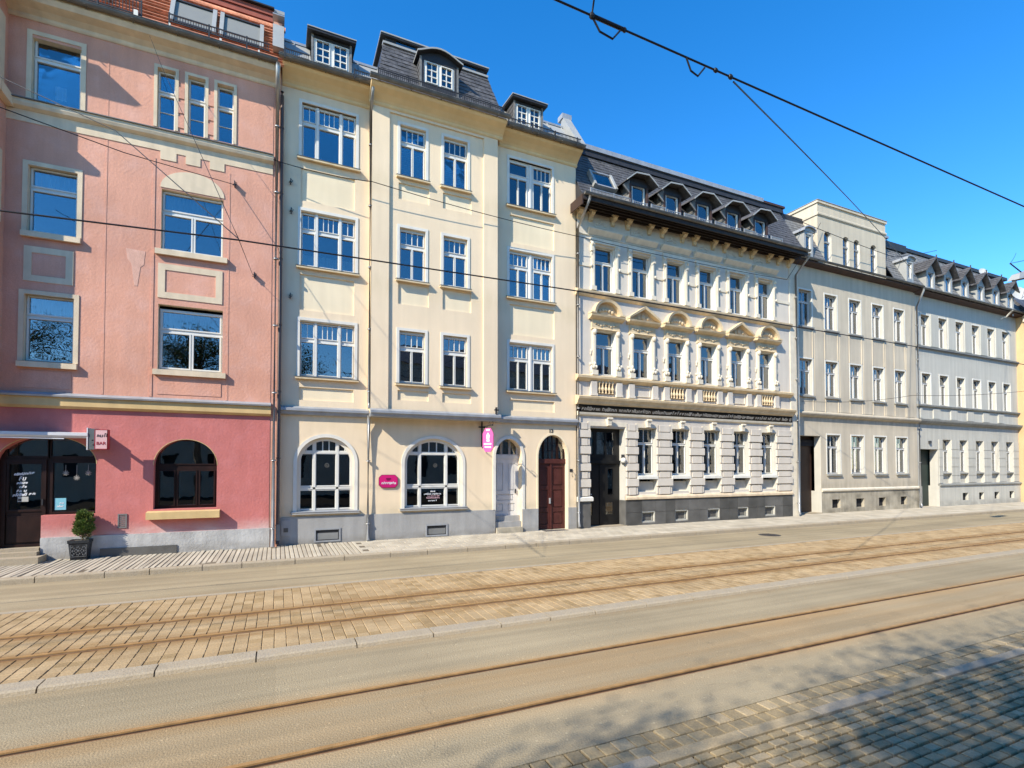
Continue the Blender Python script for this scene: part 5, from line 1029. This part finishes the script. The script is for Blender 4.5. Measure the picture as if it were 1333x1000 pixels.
def o_dormer(c):
    yf = 15.6; z0 = 12.1; m = MB().use('slate_dark'); m.plate(c - .42, c + .42, z0, 13.2, [(c - .33, c + .33, 12.12, 13.08)], yf, yf + .1)
    for x in (c - .42, c + .42): m.use('slate_light'); m.poly([(x, yf, z0), (x, yf + .1, z0), (x, 16.5, 13.3), (x, yf, 13.1)])
    m.use('soffit_red'); m.box(c - .44, c - .35, yf - .03, yf, z0, 13.1); m.box(c + .35, c + .44, yf - .03, yf, z0, 13.1); m.use('dark'); m.box(c - .4, c + .4, yf + .4, yf + .42, 12.2, 13.1)
    d = obj('dormer', m, O, loc=(c, yf, z0)); window('o_dorm', d, c, yf + .05, 12.14)
    m = MB().use('slate_light'); n = 6
    for i in range(n):
        za, zb = z0 + i / n, z0 + (i + 1.1) / n; x = c - .42; m.poly([(x - .022, yf + .01, za), (x - .022, 16.4, za), (x - .004, 16.4, zb), (x - .004, yf + .01, zb)])
    obj('slate_cheek', m, d)
    pr = [(-.74, 13.04), (-.32, 13.38), (.28, 13.42), (.72, 13.08)]; m = MB()
    for (xa, za), (xb, zb) in zip(pr, pr[1:]):
        m.use('slate'); m.hexa([(c + xa, yf - .28, za), (c + xb, yf - .28, zb), (c + xb, 16.8, zb + .08), (c + xa, 16.8, za + .08), (c + xa, yf - .28, za + .03), (c + xb, yf - .28, zb + .03), (c + xb, 16.8, zb + .11), (c + xa, 16.8, za + .11)])
        m.use('zinc_light'); m.hexa([(c + xa, yf - .31, za - .01), (c + xb, yf - .31, zb - .01), (c + xb, yf - .28, zb - .01), (c + xa, yf - .28, za - .01), (c + xa, yf - .31, za + .045), (c + xb, yf - .31, zb + .045), (c + xb, yf - .28, zb + .045), (c + xa, yf - .28, za + .045)])
    m.use('slate_light'); m.hexa([(c - .44, yf - .02, 12.72), (c - .42, yf - .02, 12.72), (c - .42, yf + .02, 12.72), (c - .44, yf + .02, 12.72), (c - .74, yf - .02, 12.98), (c - .42, yf - .02, 13.24), (c - .42, yf + .02, 13.24), (c - .74, yf + .02, 12.98)])
    m.use('soffit'); m.poly([(c + x, yf + .005, z) for x, z in pr]); obj('dormer_roof', m, d)
DC = (12.42, 14.06, 15.70, 17.34, 18.97)
for c in DC: o_dormer(c)
snow_guard(O, 10.15, 11.9, 15.42, 12.2, 12.42, .06, 'iron_grey', 1.0)
for c in DC: snow_guard(O, c - .32, c + .32, 15.5, 12.12, 12.42, .085, 'iron_grey', .64); snow_guard(O, c + .48, c + 1.15, 15.44, 12.18, 12.42, .06, 'iron_grey', .67)

# ================================================================== WARM GREY HOUSE
Y = 16.5
G = thing('warm_grey_house', 'plain warm grey three-storey house with a flat-topped attic of four round-arched windows', 'building', (27, 16.5, .12))
CX = [23.06 + 1.897 * i for i in range(5)]; CGr = [25.02 + 1.893 * i for i in range(4)]
m = MB().use('stone_grey'); m.plate(21.98, 32.14, 1.1, 12.2, [(c - .46, c + .46, 9.17, 10.94) for c in CX] + [(c - .46, c + .46, 5.84, 7.6) for c in CX] + [(c - .5, c + .5, 2.03, 3.96) for c in CGr] + [(22.33, 24.05, 1.1, 3.88, 'lrt')], Y, Y + .34, rev='reveal'); obj('wall', m, G)
interior(G, 22.0, 32.0, Y, .1, 12.0, 1.6)
m = MB().use('stone_dirty'); bw = [(24.81, 25.43, .34, .77), (26.68, 27.33, .33, .77), (28.55, 29.12, .33, .77), (30.47, 31.04, .34, .78)]
m.plate(24.05, 32.14, .1, 1.2, bw, Y - .03, Y + .16, rev='stone_dirty'); obj('plinth', m, G); boxes('plinth', 'stone_dirty', G, (21.98, 22.33, Y - .03, Y + .2, .1, 1.2)); boxes('door_jamb', 'reveal', G, (24.03, 24.048, Y - .028, Y + .5, .1, 1.2))
for a, b, c, d in bw: boxes('cellar_window', 'dark', G, (a, b, Y + .12, Y + .14, c, d))
def pg(name, k, x0, x1, prof): m = MB().use(k); m.mold(x0, x1, Y, prof); return obj(name, m, G)
pg('string_course', 'stone_grey', 21.9, 32.2, [(.04, 4.78), (.14, 4.84), (.2, 4.92), (.2, 4.98), (.02, 5.05)]); pg('plinth_ledge', 'ivory', 24.05, 32.14, [(.05, 1.15), (.1, 1.2), (.1, 1.27), (.02, 1.32)])
boxes('door_step', 'kerb', G, (22.33, 24.05, Y - .05, Y + .5, .1, .16))
for i, c in enumerate(CX):
    for x in (c - .52, c + .47): boxes('lesene', 'stone_grey', G, (x, x + .05, Y - .025, Y + .01, 7.66, 9.0), (x, x + .05, Y - .025, Y + .01, 5.08, 5.7))
for i in range(5): boxes('wall_panel', 'stone_grey', G, (CX[i] + .62, CX[i] + 1.3, Y - .012, Y + .01, 5.1, 8.9) if i < 4 else (31.25, 31.9, Y - .012, Y + .01, 5.1, 8.9))
win_template('g_win', .92, 1.78, [(-.40, .40, 1.25, 1.70, 1, 0), (-.40, -.035, .08, 1.16, 0, 0), (.035, .40, .08, 1.16, 0, 0)], 'trim_grey', sash=.012); trim('g_win', .92, 1.76, .07, .15, .012, 'offwhite'); add_sub('g_win', 'window_sill', sill_mb(1.12, .09, .15, 'cool_dark', .07)); add_sub('g_win', 'curtain', curtain_mb(.22, .4, .1, 1.7, .35, 'blind'))
win_template('g_ground', 1.0, 1.96, [(-.44, .44, 1.38, 1.88, 1, 0), (-.44, -.035, .08, 1.28, 0, 0), (.035, .44, .08, 1.28, 0, 0)], 'trim_grey', sash=.012); add_sub('g_ground', 'window_sill', sill_mb(1.1, .09, .15, 'cool_dark', .07)); add_sub('g_ground', 'curtain', curtain_mb(-.05, .42, .1, 1.3, .3, 'blind')); trim('g_ground', 1.0, 1.93, .07, .15, .012, 'offwhite')
GV = vary('g_win', [('curtain', curtain_mb(-.42, .42, .9, 1.72, .2))], [('blind', shade_mb(-.44, .44, .95, 1.75, .16))], [('curtain', curtain_mb(-.42, -.12, .1, 1.7, .2)), ('curtain', curtain_mb(.15, .42, .1, 1.7, .2))], [])
GGV = vary('g_ground', [('curtain', curtain_mb(-.45, .45, .1, 1.0, .2))], [('blind', shade_mb(-.45, .45, .7, 1.9, .16))], [])
for c in CX: window(random.choice(GV), G, c, Y + .15, 9.16); window(random.choice(GV), G, c, Y + .15, 5.82)
for c in CGr: window(random.choice(GGV), G, c, Y + .15, 2.02)
m = MB().use('door_brown'); m.plate(22.3, 24.06, .14, 3.9, [(22.45, 23.0, 3.0, 3.7)], Y + .5, Y + .55); m.box(22.4, 23.1, Y + .47, Y + .5, .3, 1.4); m.box(22.4, 23.1, Y + .47, Y + .5, 1.6, 2.8); m.box(23.2, 23.26, Y + .46, Y + .5, .14, 2.9); dr = obj('door', m, G)
m = MB().use('glass'); m.box(22.45, 23.0, Y + .52, Y + .526, 3.0, 3.7); obj('pane', m, dr)
m = MB().use('soffit_red'); m.hexa([(21.8, 16.1, 12.13), (32.15, 16.1, 12.13), (32.15, Y + .1, 12.06), (21.8, Y + .1, 12.06), (21.8, 16.1, 12.2), (32.15, 16.1, 12.2), (32.15, Y + .1, 12.2), (21.8, Y + .1, 12.2)]); obj('soffit', m, G)
gutter(G, 21.7, 32.1, 16.03, 12.27, .07); downpipe(G, 32.12, 16.38, 11.6, .2, 16.03, 12.2, .05, 'pipe')
m = MB().use('stone_grey'); A0, A1 = 24.05, 29.55; aw = [(24.52, 25.10, 12.6, 13.82, .28), (25.98, 26.50, 12.6, 13.85, .25), (26.86, 27.36, 12.6, 13.86, .24), (28.25, 28.80, 12.6, 13.82, .27)]
m.plate(A0, A1, 12.2, 15.42, aw, Y, Y + .12, rev='reveal'); m.poly([(A0, Y, 12.2), (A0, Y + 3, 12.2), (A0, Y + 3, 15.42), (A0, Y, 15.42)]); m.poly([(A1, Y, 12.2), (A1, Y + 3, 12.2), (A1, Y + 3, 15.42), (A1, Y, 15.42)]); obj('attic_wall', m, G)
m = MB().use('stone_grey'); m.mold(A0 - .04, A1 + .04, Y, [(.02, 14.78), (.06, 14.83), (.06, 14.9), (.02, 14.95)]); m.box(A0 - .05, A0, Y - .05, Y + 3, 14.8, 14.92); m.box(A0 - .06, A1 + .06, Y - .06, Y + 3.05, 15.4, 15.52); m.use('cool_dark'); m.box(A0 - .08, A1 + .08, Y - .08, Y + 3.07, 15.521, 15.55); obj('attic_cornice', m, G)
win_template('g_attic', .62, 1.56, [(-.23, .23, .06, .95, 0, 0), (-.23, .23, 1.02, 1.5, 0, 0)], 'trim_grey', sash=.01); add_sub('g_attic', 'curtain', curtain_mb(.0, .2, .05, 1.35, .3, 'blind'))
for a, b, *_ in aw: window('g_attic', G, (a + b) / 2, Y + .09, 12.6)
boxes('attic_interior', 'dark', G, (A0 + .1, A1 - .1, Y + .8, Y + .82, 12.2, 15.3))
slates(G, 22.1, 24.04, (16.05, 12.25), (17.2, 14.6), 14, .24, 'slate_light'); slates(G, 29.56, 32.14, (16.05, 12.25), (17.2, 14.6), 14, .24, 'slate_light'); boxes('roof_body', 'slate_dark', G, (22.1, 32.14, 17.25, 21, 12.1, 14.9), (22.1, 32.14, 16.7, 17.25, 12.1, 12.9)); m = MB().use('slate_dark'); m.box(29.6, 32.6, 17.1, 17.8, 14.6, 15.0); m.use('zinc'); m.box(29.7, 30.6, 16.9, 17.8, 15.0, 15.12); obj('ridge_band', m, G)
win_template('metal_dorm', .4, .9, [(-.14, .14, .08, .82, 0, 0)])
def metal_dormer(c, z0=12.25, z1=13.5, w=.62, yf=16.05):
    m = MB().use('zinc_light'); m.plate(c - w / 2, c + w / 2, z0, z1, [(c - .19, c + .19, z0 + .25, z0 + 1.12)], yf, yf + .12)
    for x in (c - w / 2, c + w / 2): m.poly([(x, yf, z0), (x, yf + .15, z0), (x, 17.0, z1 + .1), (x, yf, z1)])
    m.use('dark'); m.box(c - w / 2 + .04, c + w / 2 - .04, yf + .4, yf + .42, z0 + .2, z1); d = obj('dormer', m, G, loc=(c, yf, z0)); window('metal_dorm', d, c, yf + .06, z0 + .24)
    m = MB().use('zinc'); n = 8; top = [(c - .42 * cos(pi * i / n), z1 + .2 * sin(pi * i / n)) for i in range(n + 1)]
    for (xa, za), (xb, zb) in zip(top, top[1:]): m.hexa([(xa, yf - .12, za), (xb, yf - .12, zb), (xb, 17.0, zb), (xa, 17.0, za), (xa, yf - .12, za + .05), (xb, yf - .12, zb + .05), (xb, 17.0, zb + .05), (xa, 17.0, za + .05)])
    m.use('zinc_light'); m.poly([(x, yf - .02, z) for x, z in top]); obj('dormer_roof', m, d)
metal_dormer(22.75); metal_dormer(30.9)

# ================================================================== COOL GREY HOUSE
Y = 16.6
K = thing('cool_grey_house', 'cool grey three-storey house with a row of small pitched dormers and a dark green door', 'building', (38, 16.6, .12))
CK = [33.3 + 1.785 * i for i in range(6)]; CKg = [35.25 + 1.79 * i for i in range(5)]
m = MB().use('cool_grey'); m.plate(32.14, 43.6, 1.2, 12.2, [(c - .43, c + .43, 9.26, 11.0) for c in CK] + [(c - .43, c + .47, 5.92, 7.68) for c in CK] + [(c - .45, c + .45, 1.42, 3.95) for c in CKg] + [(32.62, 34.36, 1.2, 3.38, 'lrt')], Y, Y + .42, rev='reveal'); obj('wall', m, K)
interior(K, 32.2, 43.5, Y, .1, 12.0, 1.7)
m = MB().use('cool_grey'); bw = [(36.74, 37.36, .4, .84), (38.56, 39.12, .4, .83), (40.34, 40.92, .4, .83), (42.18, 42.76, .4, .84)]; m.plate(34.36, 43.6, .1, 1.3, bw, Y - .05, Y + .14, rev='cool_grey'); obj('plinth', m, K); boxes('plinth', 'cool_grey', K, (32.14, 32.62, Y - .05, Y + .2, .1, 1.3)); boxes('door_jamb', 'reveal', K, (34.34, 34.358, Y - .048, Y + .5, .1, 1.3))
for a, b, c, d in bw: boxes('cellar_window', 'dark', K, (a, b, Y + .1, Y + .12, c, d))
def pk(name, k, x0, x1, prof): m = MB().use(k); m.mold(x0, x1, Y, prof); return obj(name, m, K)
pk('string_course', 'cool_dark', 32.2, 43.6, [(.04, 9.02), (.12, 9.07), (.14, 9.16), (.02, 9.2)]); pk('string_course', 'cool_dark', 32.3, 43.6, [(.04, 5.74), (.12, 5.78), (.14, 5.86), (.02, 5.9)]); pk('cornice', 'cool_dark', 32.2, 43.62, [(.05, 4.78), (.14, 4.84), (.22, 4.94), (.24, 5.04), (.02, 5.1)]); pk('plinth_ledge', 'cool_dark', 34.36, 43.6, [(.07, 1.26), (.12, 1.3), (.12, 1.37), (.02, 1.42)])
for i in range(6):
    a = 32.5 if i == 0 else CK[i - 1] + .5; b = CK[i] - .48
    boxes('parapet_pier', 'cool_grey', K, (a + .1, b, Y - .05, Y + .01, 5.12, 5.7)); boxes('pilaster', 'cool_grey', K, (a + .04, b - .02, Y - .03, Y + .01, 9.25, 11.1))
pr = [(34.42, CKg[0] - .46)] + [(CKg[i] + .46, CKg[i + 1] - .46) for i in range(4)] + [(CKg[4] + .46, 43.55)]
cache = {}
for a, b in pr:
    for z0, z1 in ((1.44, 1.87), (1.88, 2.37), (2.38, 2.89), (2.9, 3.38), (3.39, 3.95)):
        key = (round(b - a, 2), z0)
        if key not in cache: mm = MB().use('cool_grey'); mm.box(0, b - a - .012, -.03, .01, z0 + .008, z1 - .008); cache[key] = mm.mesh('rustication_block')
        link('rustication_block', cache[key], K, (a + .006, Y, 0))
win_template('k_win', .88, 1.78, [(-.39, .39, 1.25, 1.70, 0, 0), (-.39, -.03, .08, 1.16, 0, 0), (.03, .39, .08, 1.16, 0, 0)], 'trim_grey', sash=.01); add_sub('k_win', 'curtain', curtain_mb(.22, .4, .1, 1.7, .35, 'blind')); trim('k_win', .86, 1.75, .08, .17, .012, 'offwhite')
win_template('k_ground', .9, 1.92, [(-.40, .40, 1.32, 1.85, 0, 0), (-.40, -.03, .08, 1.22, 0, 0), (.03, .40, .08, 1.22, 0, 0)], 'trim_grey', sash=.01); add_sub('k_ground', 'curtain', curtain_mb(.1, .4, .1, 1.3, .3, 'blind')); add_sub('k_ground', 'window_sill', sill_mb(.9, .02, .18, 'cool_dark', .07))
KV = vary('k_win', [('curtain', curtain_mb(-.42, .42, .8, 1.72, .2))], [('blind', shade_mb(-.42, .42, 1.0, 1.75, .16))], [('curtain', curtain_mb(.05, .42, .1, 1.7, .22))], [])
for c in CK: window(random.choice(KV), K, c, Y + .17, 9.24); window(random.choice(KV), K, c + .02, Y + .17, 5.9)
for c in CKg: window('k_ground', K, c, Y + .18, 2.05); boxes('parapet_panel', 'cool_grey', K, (c - .45, c + .45, Y + .15, Y + .4, 1.4, 1.97))
m = MB().use('door_green'); m.plate(32.6, 34.37, .14, 3.4, [(32.8, 33.4, 2.6, 3.2)], Y + .5, Y + .54); m.box(32.75, 33.45, Y + .47, Y + .5, .3, 1.3); m.box(32.75, 33.45, Y + .47, Y + .5, 1.5, 2.4); dr = obj('door', m, K); m = MB().use('glass'); m.box(32.8, 33.4, Y + .51, Y + .516, 2.6, 3.2); obj('pane', m, dr)
boxes('lamp', 'iron', K, (33.4, 33.55, Y - .1, Y, 3.7, 3.85))
m = MB().use('soffit_red'); m.hexa([(32.0, 16.15, 12.10), (43.6, 16.15, 12.10), (43.6, Y + .1, 12.02), (32.0, Y + .1, 12.02), (32.0, 16.15, 12.16), (43.6, 16.15, 12.16), (43.6, Y + .1, 12.16), (32.0, Y + .1, 12.16)]); obj('soffit', m, K)
gutter(K, 32.0, 43.5, 16.06, 12.22, .07); slates(K, 32.14, 43.6, (16.1, 12.2), (18.0, 15.3), 16, .3, 'slate_light'); boxes('roof_body', 'slate_dark', K, (32.14, 43.6, 18.05, 22, 12, 15.35), (32.14, 43.6, 16.8, 18.05, 12, 13.2)); m = MB().use('slate_dark'); m.box(32.14, 46, 17.9, 18.3, 15.3, 15.5); obj('ridge', m, K)
m = MB().use('white'); m.tube([(41.4, 15.9, 12.1), (41.45, 16.2, 11.8), (41.5, 16.5, 11.75)], .05, 8); obj('downpipe', m, K, smooth=True)
win_template('k_dorm', .52, .9, [(-.2, .2, .06, .84, 0, 0)], 'trim_grey', sash=.012)
for i in range(6):
    c = 33.05 + 1.755 * i; yf = 16.15; z0 = 12.2
    m = MB().use('zinc_light'); m.plate(c - .42, c + .42, z0, 13.28, [(c - .25, c + .25, 12.36, 13.22)], yf, yf + .1)
    for x in (c - .42, c + .42): m.poly([(x, yf, z0), (x, yf + .1, z0), (x, 17.0, 13.4), (x, yf, 13.28)])
    m.prism([(c - .42, 13.281), (c + .42, 13.281), (c, 13.78)], yf, yf + .05); m.use('dark'); m.box(c - .38, c + .38, yf + .5, yf + .52, z0 + .1, 13.28); d = obj('dormer', m, K, loc=(c, yf, z0)); window('k_dorm', d, c, yf + .05, 12.35)
    m = MB().use('slate')
    for s in (-1, 1):
        m.hexa([(c + s * .72, yf - .22, 13.2), (c, yf - .3, 13.92), (c, 17.9, 13.92), (c + s * .72, 17.2, 13.2), (c + s * .72, yf - .22, 13.26), (c, yf - .3, 14.0), (c, 17.9, 14.0), (c + s * .72, 17.2, 13.26)])
        for q in range(1, 5): t = q / 5; m.box(min(c + s * .72 * t, c + s * .72 * t + s * .02), max(c + s * .72 * t, c + s * .72 * t + s * .02), yf - .26, 17.4, 14.0 - .74 * t, 14.02 - .74 * t)
    m.use('iron'); m.tube([(c, yf - .29, 13.9), (c, yf - .29, 14.12)], .03, 6); obj('dormer_roof', m, d)

# ================================================================== APRICOT HOUSE at the frame edge
Z6 = thing('apricot_house', 'apricot house just showing at the far right edge of the terrace', 'building', (50, 16.3, .12))
m = MB().use('apricot'); m.plate(43.62, 56, .1, 12.3, [(c - .45, c + .45, z, z + 1.75) for c in (45.2, 47.2, 49.2, 51.2, 53.2) for z in (2.1, 5.8, 9.2)], 16.2, 16.5); m.box(43.6, 43.62, 16.2, 20, .1, 12.3); obj('wall', m, Z6); interior(Z6, 43.7, 56, 16.2, .1, 12.2)
for c in (45.2, 47.2, 49.2, 51.2, 53.2):
    for z in (2.1, 5.8, 9.2): window('g_win', Z6, c, 16.45, z - .02, skip=('surround', 'window_sill'))
m = MB().use('ivory'); m.mold(43.5, 56, 16.2, [(.05, 11.7), (.2, 11.9), (.45, 12.2), (.5, 12.35)]); m.mold(43.5, 56, 16.2, [(.04, 4.7), (.2, 4.9), (.2, 5.0)]); m.mold(43.55, 56, 16.2, [(.06, 8.0), (.16, 8.2)]); obj('cornice', m, Z6)
m = MB().use('slate'); m.hexa([(43.6, 16.0, 12.35), (56, 16.0, 12.35), (56, 21, 12.35), (43.6, 21, 12.35), (43.6, 17.5, 14.6), (56, 17.5, 14.6), (56, 19, 15.2), (43.6, 19, 15.2)]); obj('roof', m, Z6)
m = MB().use('soffit'); n = 12
for i in range(n): a0, a1 = pi * i / n, pi * (i + 1) / n; m.hexa([(43.9 + .9 * cos(a0), 15.9 - .3 * sin(a0), 12.0), (43.9 + .9 * cos(a1), 15.9 - .3 * sin(a1), 12.0), (43.9, 16.2, 12.0), (43.9, 16.21, 12.0), (43.9 + .9 * cos(a0), 15.9 - .3 * sin(a0), 12.7), (43.9 + .9 * cos(a1), 15.9 - .3 * sin(a1), 12.7), (43.9, 16.2, 13.3), (43.9, 16.21, 13.3)])
obj('bay_hood', m, Z6)
# dishes
def dish(x, y, z, r, lab):
    d = thing('satellite_dish', lab, 'satellite dish', (x, y, z), 'satellite dishes on the roofs'); nrm = Vector((-.45, -.8, .35)).normalized(); u = nrm.cross(Vector((0, 0, 1))).normalized(); v = u.cross(nrm); m = MB().use('dish'); rings = []
    for k in range(5):
        rr = r * k / 4; rings.append([tuple(Vector((x, y, z)) + u * rr * cos(2 * pi * j / 16) + v * rr * sin(2 * pi * j / 16) + nrm * (.2 * r * (k / 4) ** 2)) for j in range(16)])
    for a, b in zip(rings, rings[1:]):
        for j in range(16): m.poly([a[j], a[(j + 1) % 16], b[(j + 1) % 16], b[j]])
    obj('reflector', m, d, smooth=True); m = MB().use('iron_grey'); m.tube([(x, y + .02, z), (x, y + .3, z - .2), (x, y + .3, z - 1.3)], .03, 6); m.tube([Vector((x, y, z)) - v * r * .9, Vector((x, y, z)) + nrm * r * .9], .015, 5); obj('arm', m, d)
dish(42.35, 15.95, 13.25, .5, 'large white satellite dish beside the last dormer of the cool grey house'); dish(40.6, 17.0, 14.75, .25, 'small white satellite dish between the dormers near the far roof ridge')

# ================================================================== WIRES
def wire(label, pts, r, name='overhead_wire', grp='wires over the street', sag=0.):
    P_ = [Vector(p) for p in pts]; out = []
    for a, b in zip(P_, P_[1:]):
        for k in range(10): t = k / 10; q = a.lerp(b, t); q.z -= sag * 4 * t * (1 - t); out.append(q)
    out.append(P_[-1]); m = MB().use('wire'); m.tube(out, r, 6); return tag(obj(name, m, loc=out[len(out) // 2], smooth=True), label, 'wire', grp)
E0 = thing('feeder_cable', 'thick black overhead cable crossing the blue sky with fittings and loops', 'wire', (5, 4.6, 7.22), 'wires over the street')
m = MB().use('wire'); m.tube([(x, 4.6, 7.27 - .009 * (x - 2.6)) for x in (-14, 0, 2.6, 5, 8, 12.5, 20, 40, 70)], .0115, 8); obj('cable', m, E0)
def at(x): return 7.27 - .009 * (x - 2.6)
m = MB().use('wire'); m.tube([(3.05, 4.6, at(3)), (3.48, 4.6, at(3.5))], .022, 8); m.tube([(3.06, 4.6, at(3) - .02), (3.15, 4.6, at(3) - .14), (3.32, 4.6, at(3.3) - .16), (3.42, 4.6, at(3.4) - .03)], .012, 6); m.ball((3.05, 4.6, at(3)), .035, .03, .04); m.ball((3.48, 4.6, at(3.5)), .028, .025, .03); obj('insulator', m, E0)
m = MB().use('wire'); m.tube([(4.38, 4.6, at(4.4)), (4.45, 4.6, at(4.4) - .14), (4.56, 4.6, at(4.5) - .17), (4.67, 4.6, at(4.6) - .03)], .012, 6); m.ball((4.85, 4.6, at(4.85)), .035, .025, .03); m.ball((5.1, 4.6, at(5.1)), .04, .025, .035); obj('loop', m, E0)
wire('thin black wire dropping from the thick cable joint to the warm grey house roof', [(5.15, 4.6, 7.2), (30.9, 16.0, 13.0)], .011, sag=-.15)
wire('short thin wire rising out of the top of the picture from the cable insulator', [(3.05, 4.6, 7.28), (2.6, 3.4, 8.2)], .01)
wire('straight tram contact wire running past the first floor windows', [(-14, 8.7, 5.5), (-3.3, 8.7, 5.68), (-.58, 8.7, 5.80), (5.4, 8.7, 5.88), (20, 8.7, 5.9), (60, 8.7, 5.9)], .012, 'contact_wire')
wire('sagging black wire from the left picture edge to a clamp on the contact wire', [(-6.4, 12, 10.4), (-4.6, 12, 9.35), (-2.67, 11, 8.3), (-.58, 8.7, 5.82)], .008)
wire('black wire from the left across the pink house to a wall rosette', [(-7.2, 12, 9.2), (-4.6, 12, 8.8), (-3.0, 13, 8.95), (-1.17, 15.98, 10.2)], .009)
wire('thin wire hanging from the pink house eaves to the contact wire clamp', [(-3.1, 15.55, 13.4), (-2.7, 14.8, 12.2), (-.58, 8.7, 5.82), (-.7, 15.98, 7.75)], .006)
wire('thin black cable sagging across the yellow house below its top windows', [(-.21, 15.8, 11.05), (2.5, 15.6, 10.95), (9.9, 15.8, 10.75), (21, 15.9, 10.9), (24.0, 16.3, 14.3)], .011, sag=.08)
wire('thin cable stretched in front of the attic windows of the warm grey house', [(21.6, 16, 13.9), (29.7, 16.2, 13.55), (34, 16.3, 14.7)], .014, sag=.05)
wire('faint wire in the sky over the far dormers', [(37, 14, 14.2), (20.75, 8, 8.73), (23, 7, 9.4)], .008, sag=.05)
wire('thin wire crossing the front of the warm and cool grey houses', [(21.9, 15.9, 5.4), (26, 13.5, 5.6), (33, 11, 6.1), (45, 9, 6.6)], .009, sag=.15)
LH = thing('street_lamp', 'pale hanging street lamp head at the right picture edge above the roofs', 'street lamp', (21.4, 8, 8.4))
m = MB().use('lamp_grey'); m.hexa([(20.9, 7.85, 8.22), (22.0, 7.85, 8.5), (22.0, 8.15, 8.5), (20.9, 8.15, 8.22), (21.1, 7.9, 8.45), (21.9, 7.9, 8.72), (21.9, 8.1, 8.72), (21.1, 8.1, 8.45)]); obj('housing', m, LH); m = MB().use('iron'); m.box(20.85, 22.02, 7.83, 8.17, 8.18, 8.215) if False else m.tube([(20.88, 8, 8.2), (22.0, 8, 8.48)], .03, 6); m.tube([(20.75, 8, 8.73), (21.45, 8, 8.56)], .02, 6); obj('arm', m, LH)
# anchors on the facades
def anchor(x, y, z, lab):
    m = MB().use('iron'); m.lathe((x, y - .01, z), [(.0, 0), (.04, 0)], 8); m.box(x - .012, x + .012, y - .12, y, z - .09, z + .05); m.tube([(x, y - .1, z + .03), (x + .06, y - .1, z), (x + .03, y - .1, z - .06), (x - .05, y - .1, z - .08)], .009, 5); tag(obj('wall_anchor', m, loc=(x, y, z)), lab, 'wall anchor', 'iron wire anchors on the facades')
anchor(-1.17, 16.0, 10.22, 'iron wire rosette on the pink wall beside the cream lunette'); anchor(-.66, 16.0, 7.76, 'iron wire rosette on the pink wall beside the upper cream framed panel')
anchor(.25, 16.15, 10.7, 'iron wire hook on the yellow wall nearest the roof'); anchor(.27, 16.15, 9.85, 'iron wire hook on the yellow wall just above the second row of windows'); anchor(.27, 16.15, 7.35, 'iron wire hook on the yellow wall between the two lower window rows')

# ================================================================== across the street, behind the camera: trees whose shade falls on the cobbles, and the facing row
for i, (tx, ty, lab) in enumerate(((-12.6, -3.0, 'broad street tree behind the camera farthest up the street'), (-8.6, -2.9, 'second street tree behind the camera counting down the street'), (-4.4, -3.1, 'tall street tree behind the camera nearest the viewer'), (-.2, -3.0, 'dense street tree behind the camera farthest down the street'))):
    t = thing('street_tree', lab, 'tree', (tx, ty, 0), 'street trees behind the camera'); m = MB().use('bark'); m.tube([(tx, ty, -.1), (tx + .05, ty, 2.5), (tx, ty, 5.5), (tx + .1, ty, 10)], [.24, .19, .15, .05], 8)
    rnd = random.Random(i + 3); tips = []
    for k in range(46):
        a = rnd.uniform(0, 6.28); z = rnd.uniform(4.4, 8.8); L = rnd.uniform(1.0, 2.6); e = Vector((tx + L * cos(a), ty + L * .55 * sin(a), min(z + rnd.uniform(.5, 1.8), 10.4))); m.tube([(tx, ty, z), tuple(Vector((tx, ty, z)).lerp(e, .5) + Vector((0, 0, .15))), tuple(e)], [.06, .035, .012], 5); tips.append(e); tips.append(Vector((tx, ty, z)).lerp(e, .6))
    obj('trunk', m, t); m = MB().use('tree_leaf')
    for e in tips:
        rr = rnd.uniform(.55, .95)
        for k in range(185):
            c = e + Vector((rnd.gauss(0, rr * .6), rnd.gauss(0, rr * .5), rnd.gauss(0, rr * .5)))
            if c.z > 10.9 - .25 * abs(c.x - tx) ** 1.5 + .3 * sin(c.x * 2.1) and rnd.random() < .8: continue
            d = Vector((rnd.gauss(0, 1), rnd.gauss(0, 1), rnd.gauss(0, 1))).normalized() * .05; u = d.cross(Vector((rnd.gauss(0, 1), rnd.gauss(0, 1), rnd.gauss(0, 1)))).normalized() * .03
            m.poly([c - d, c + u, c + d, c - u])
    obj('crown', m, t, kind='stuff')
for x0, x1, hh, nm, lab in ((-45, 7.5, 8.0, 2, 'low shaded terrace across the street behind the camera'), (7.55, 75, 11.8, 3, 'tall shaded terrace across the street behind the camera')):
    OP = thing('opposite_house', lab, 'building', ((x0 + x1) / 2, -15, 0)); wins = [(x0 + 1 + 3 * q, x0 + 2 + 3 * q, 1.6 + 3.4 * f, 3.3 + 3.4 * f) for q in range(int((x1 - x0 - 2) / 3)) for f in range(nm)]
    m = MB().use('opposite'); m.plate(x0, x1, 0, hh, wins, -14, -14.2); obj('wall', m, OP)
    boxes('body', 'dark', OP, (x0, x1, -24, -14.25, 0, hh)); m = MB().use('slate'); m.hexa([(x0, -24.3, hh), (x1, -24.3, hh), (x1, -13.8, hh), (x0, -13.8, hh), (x0, -20, hh + 2.5), (x1, -20, hh + 2.5), (x1, -18, hh + 2.5), (x0, -18, hh + 2.5)]); obj('roof', m, OP)
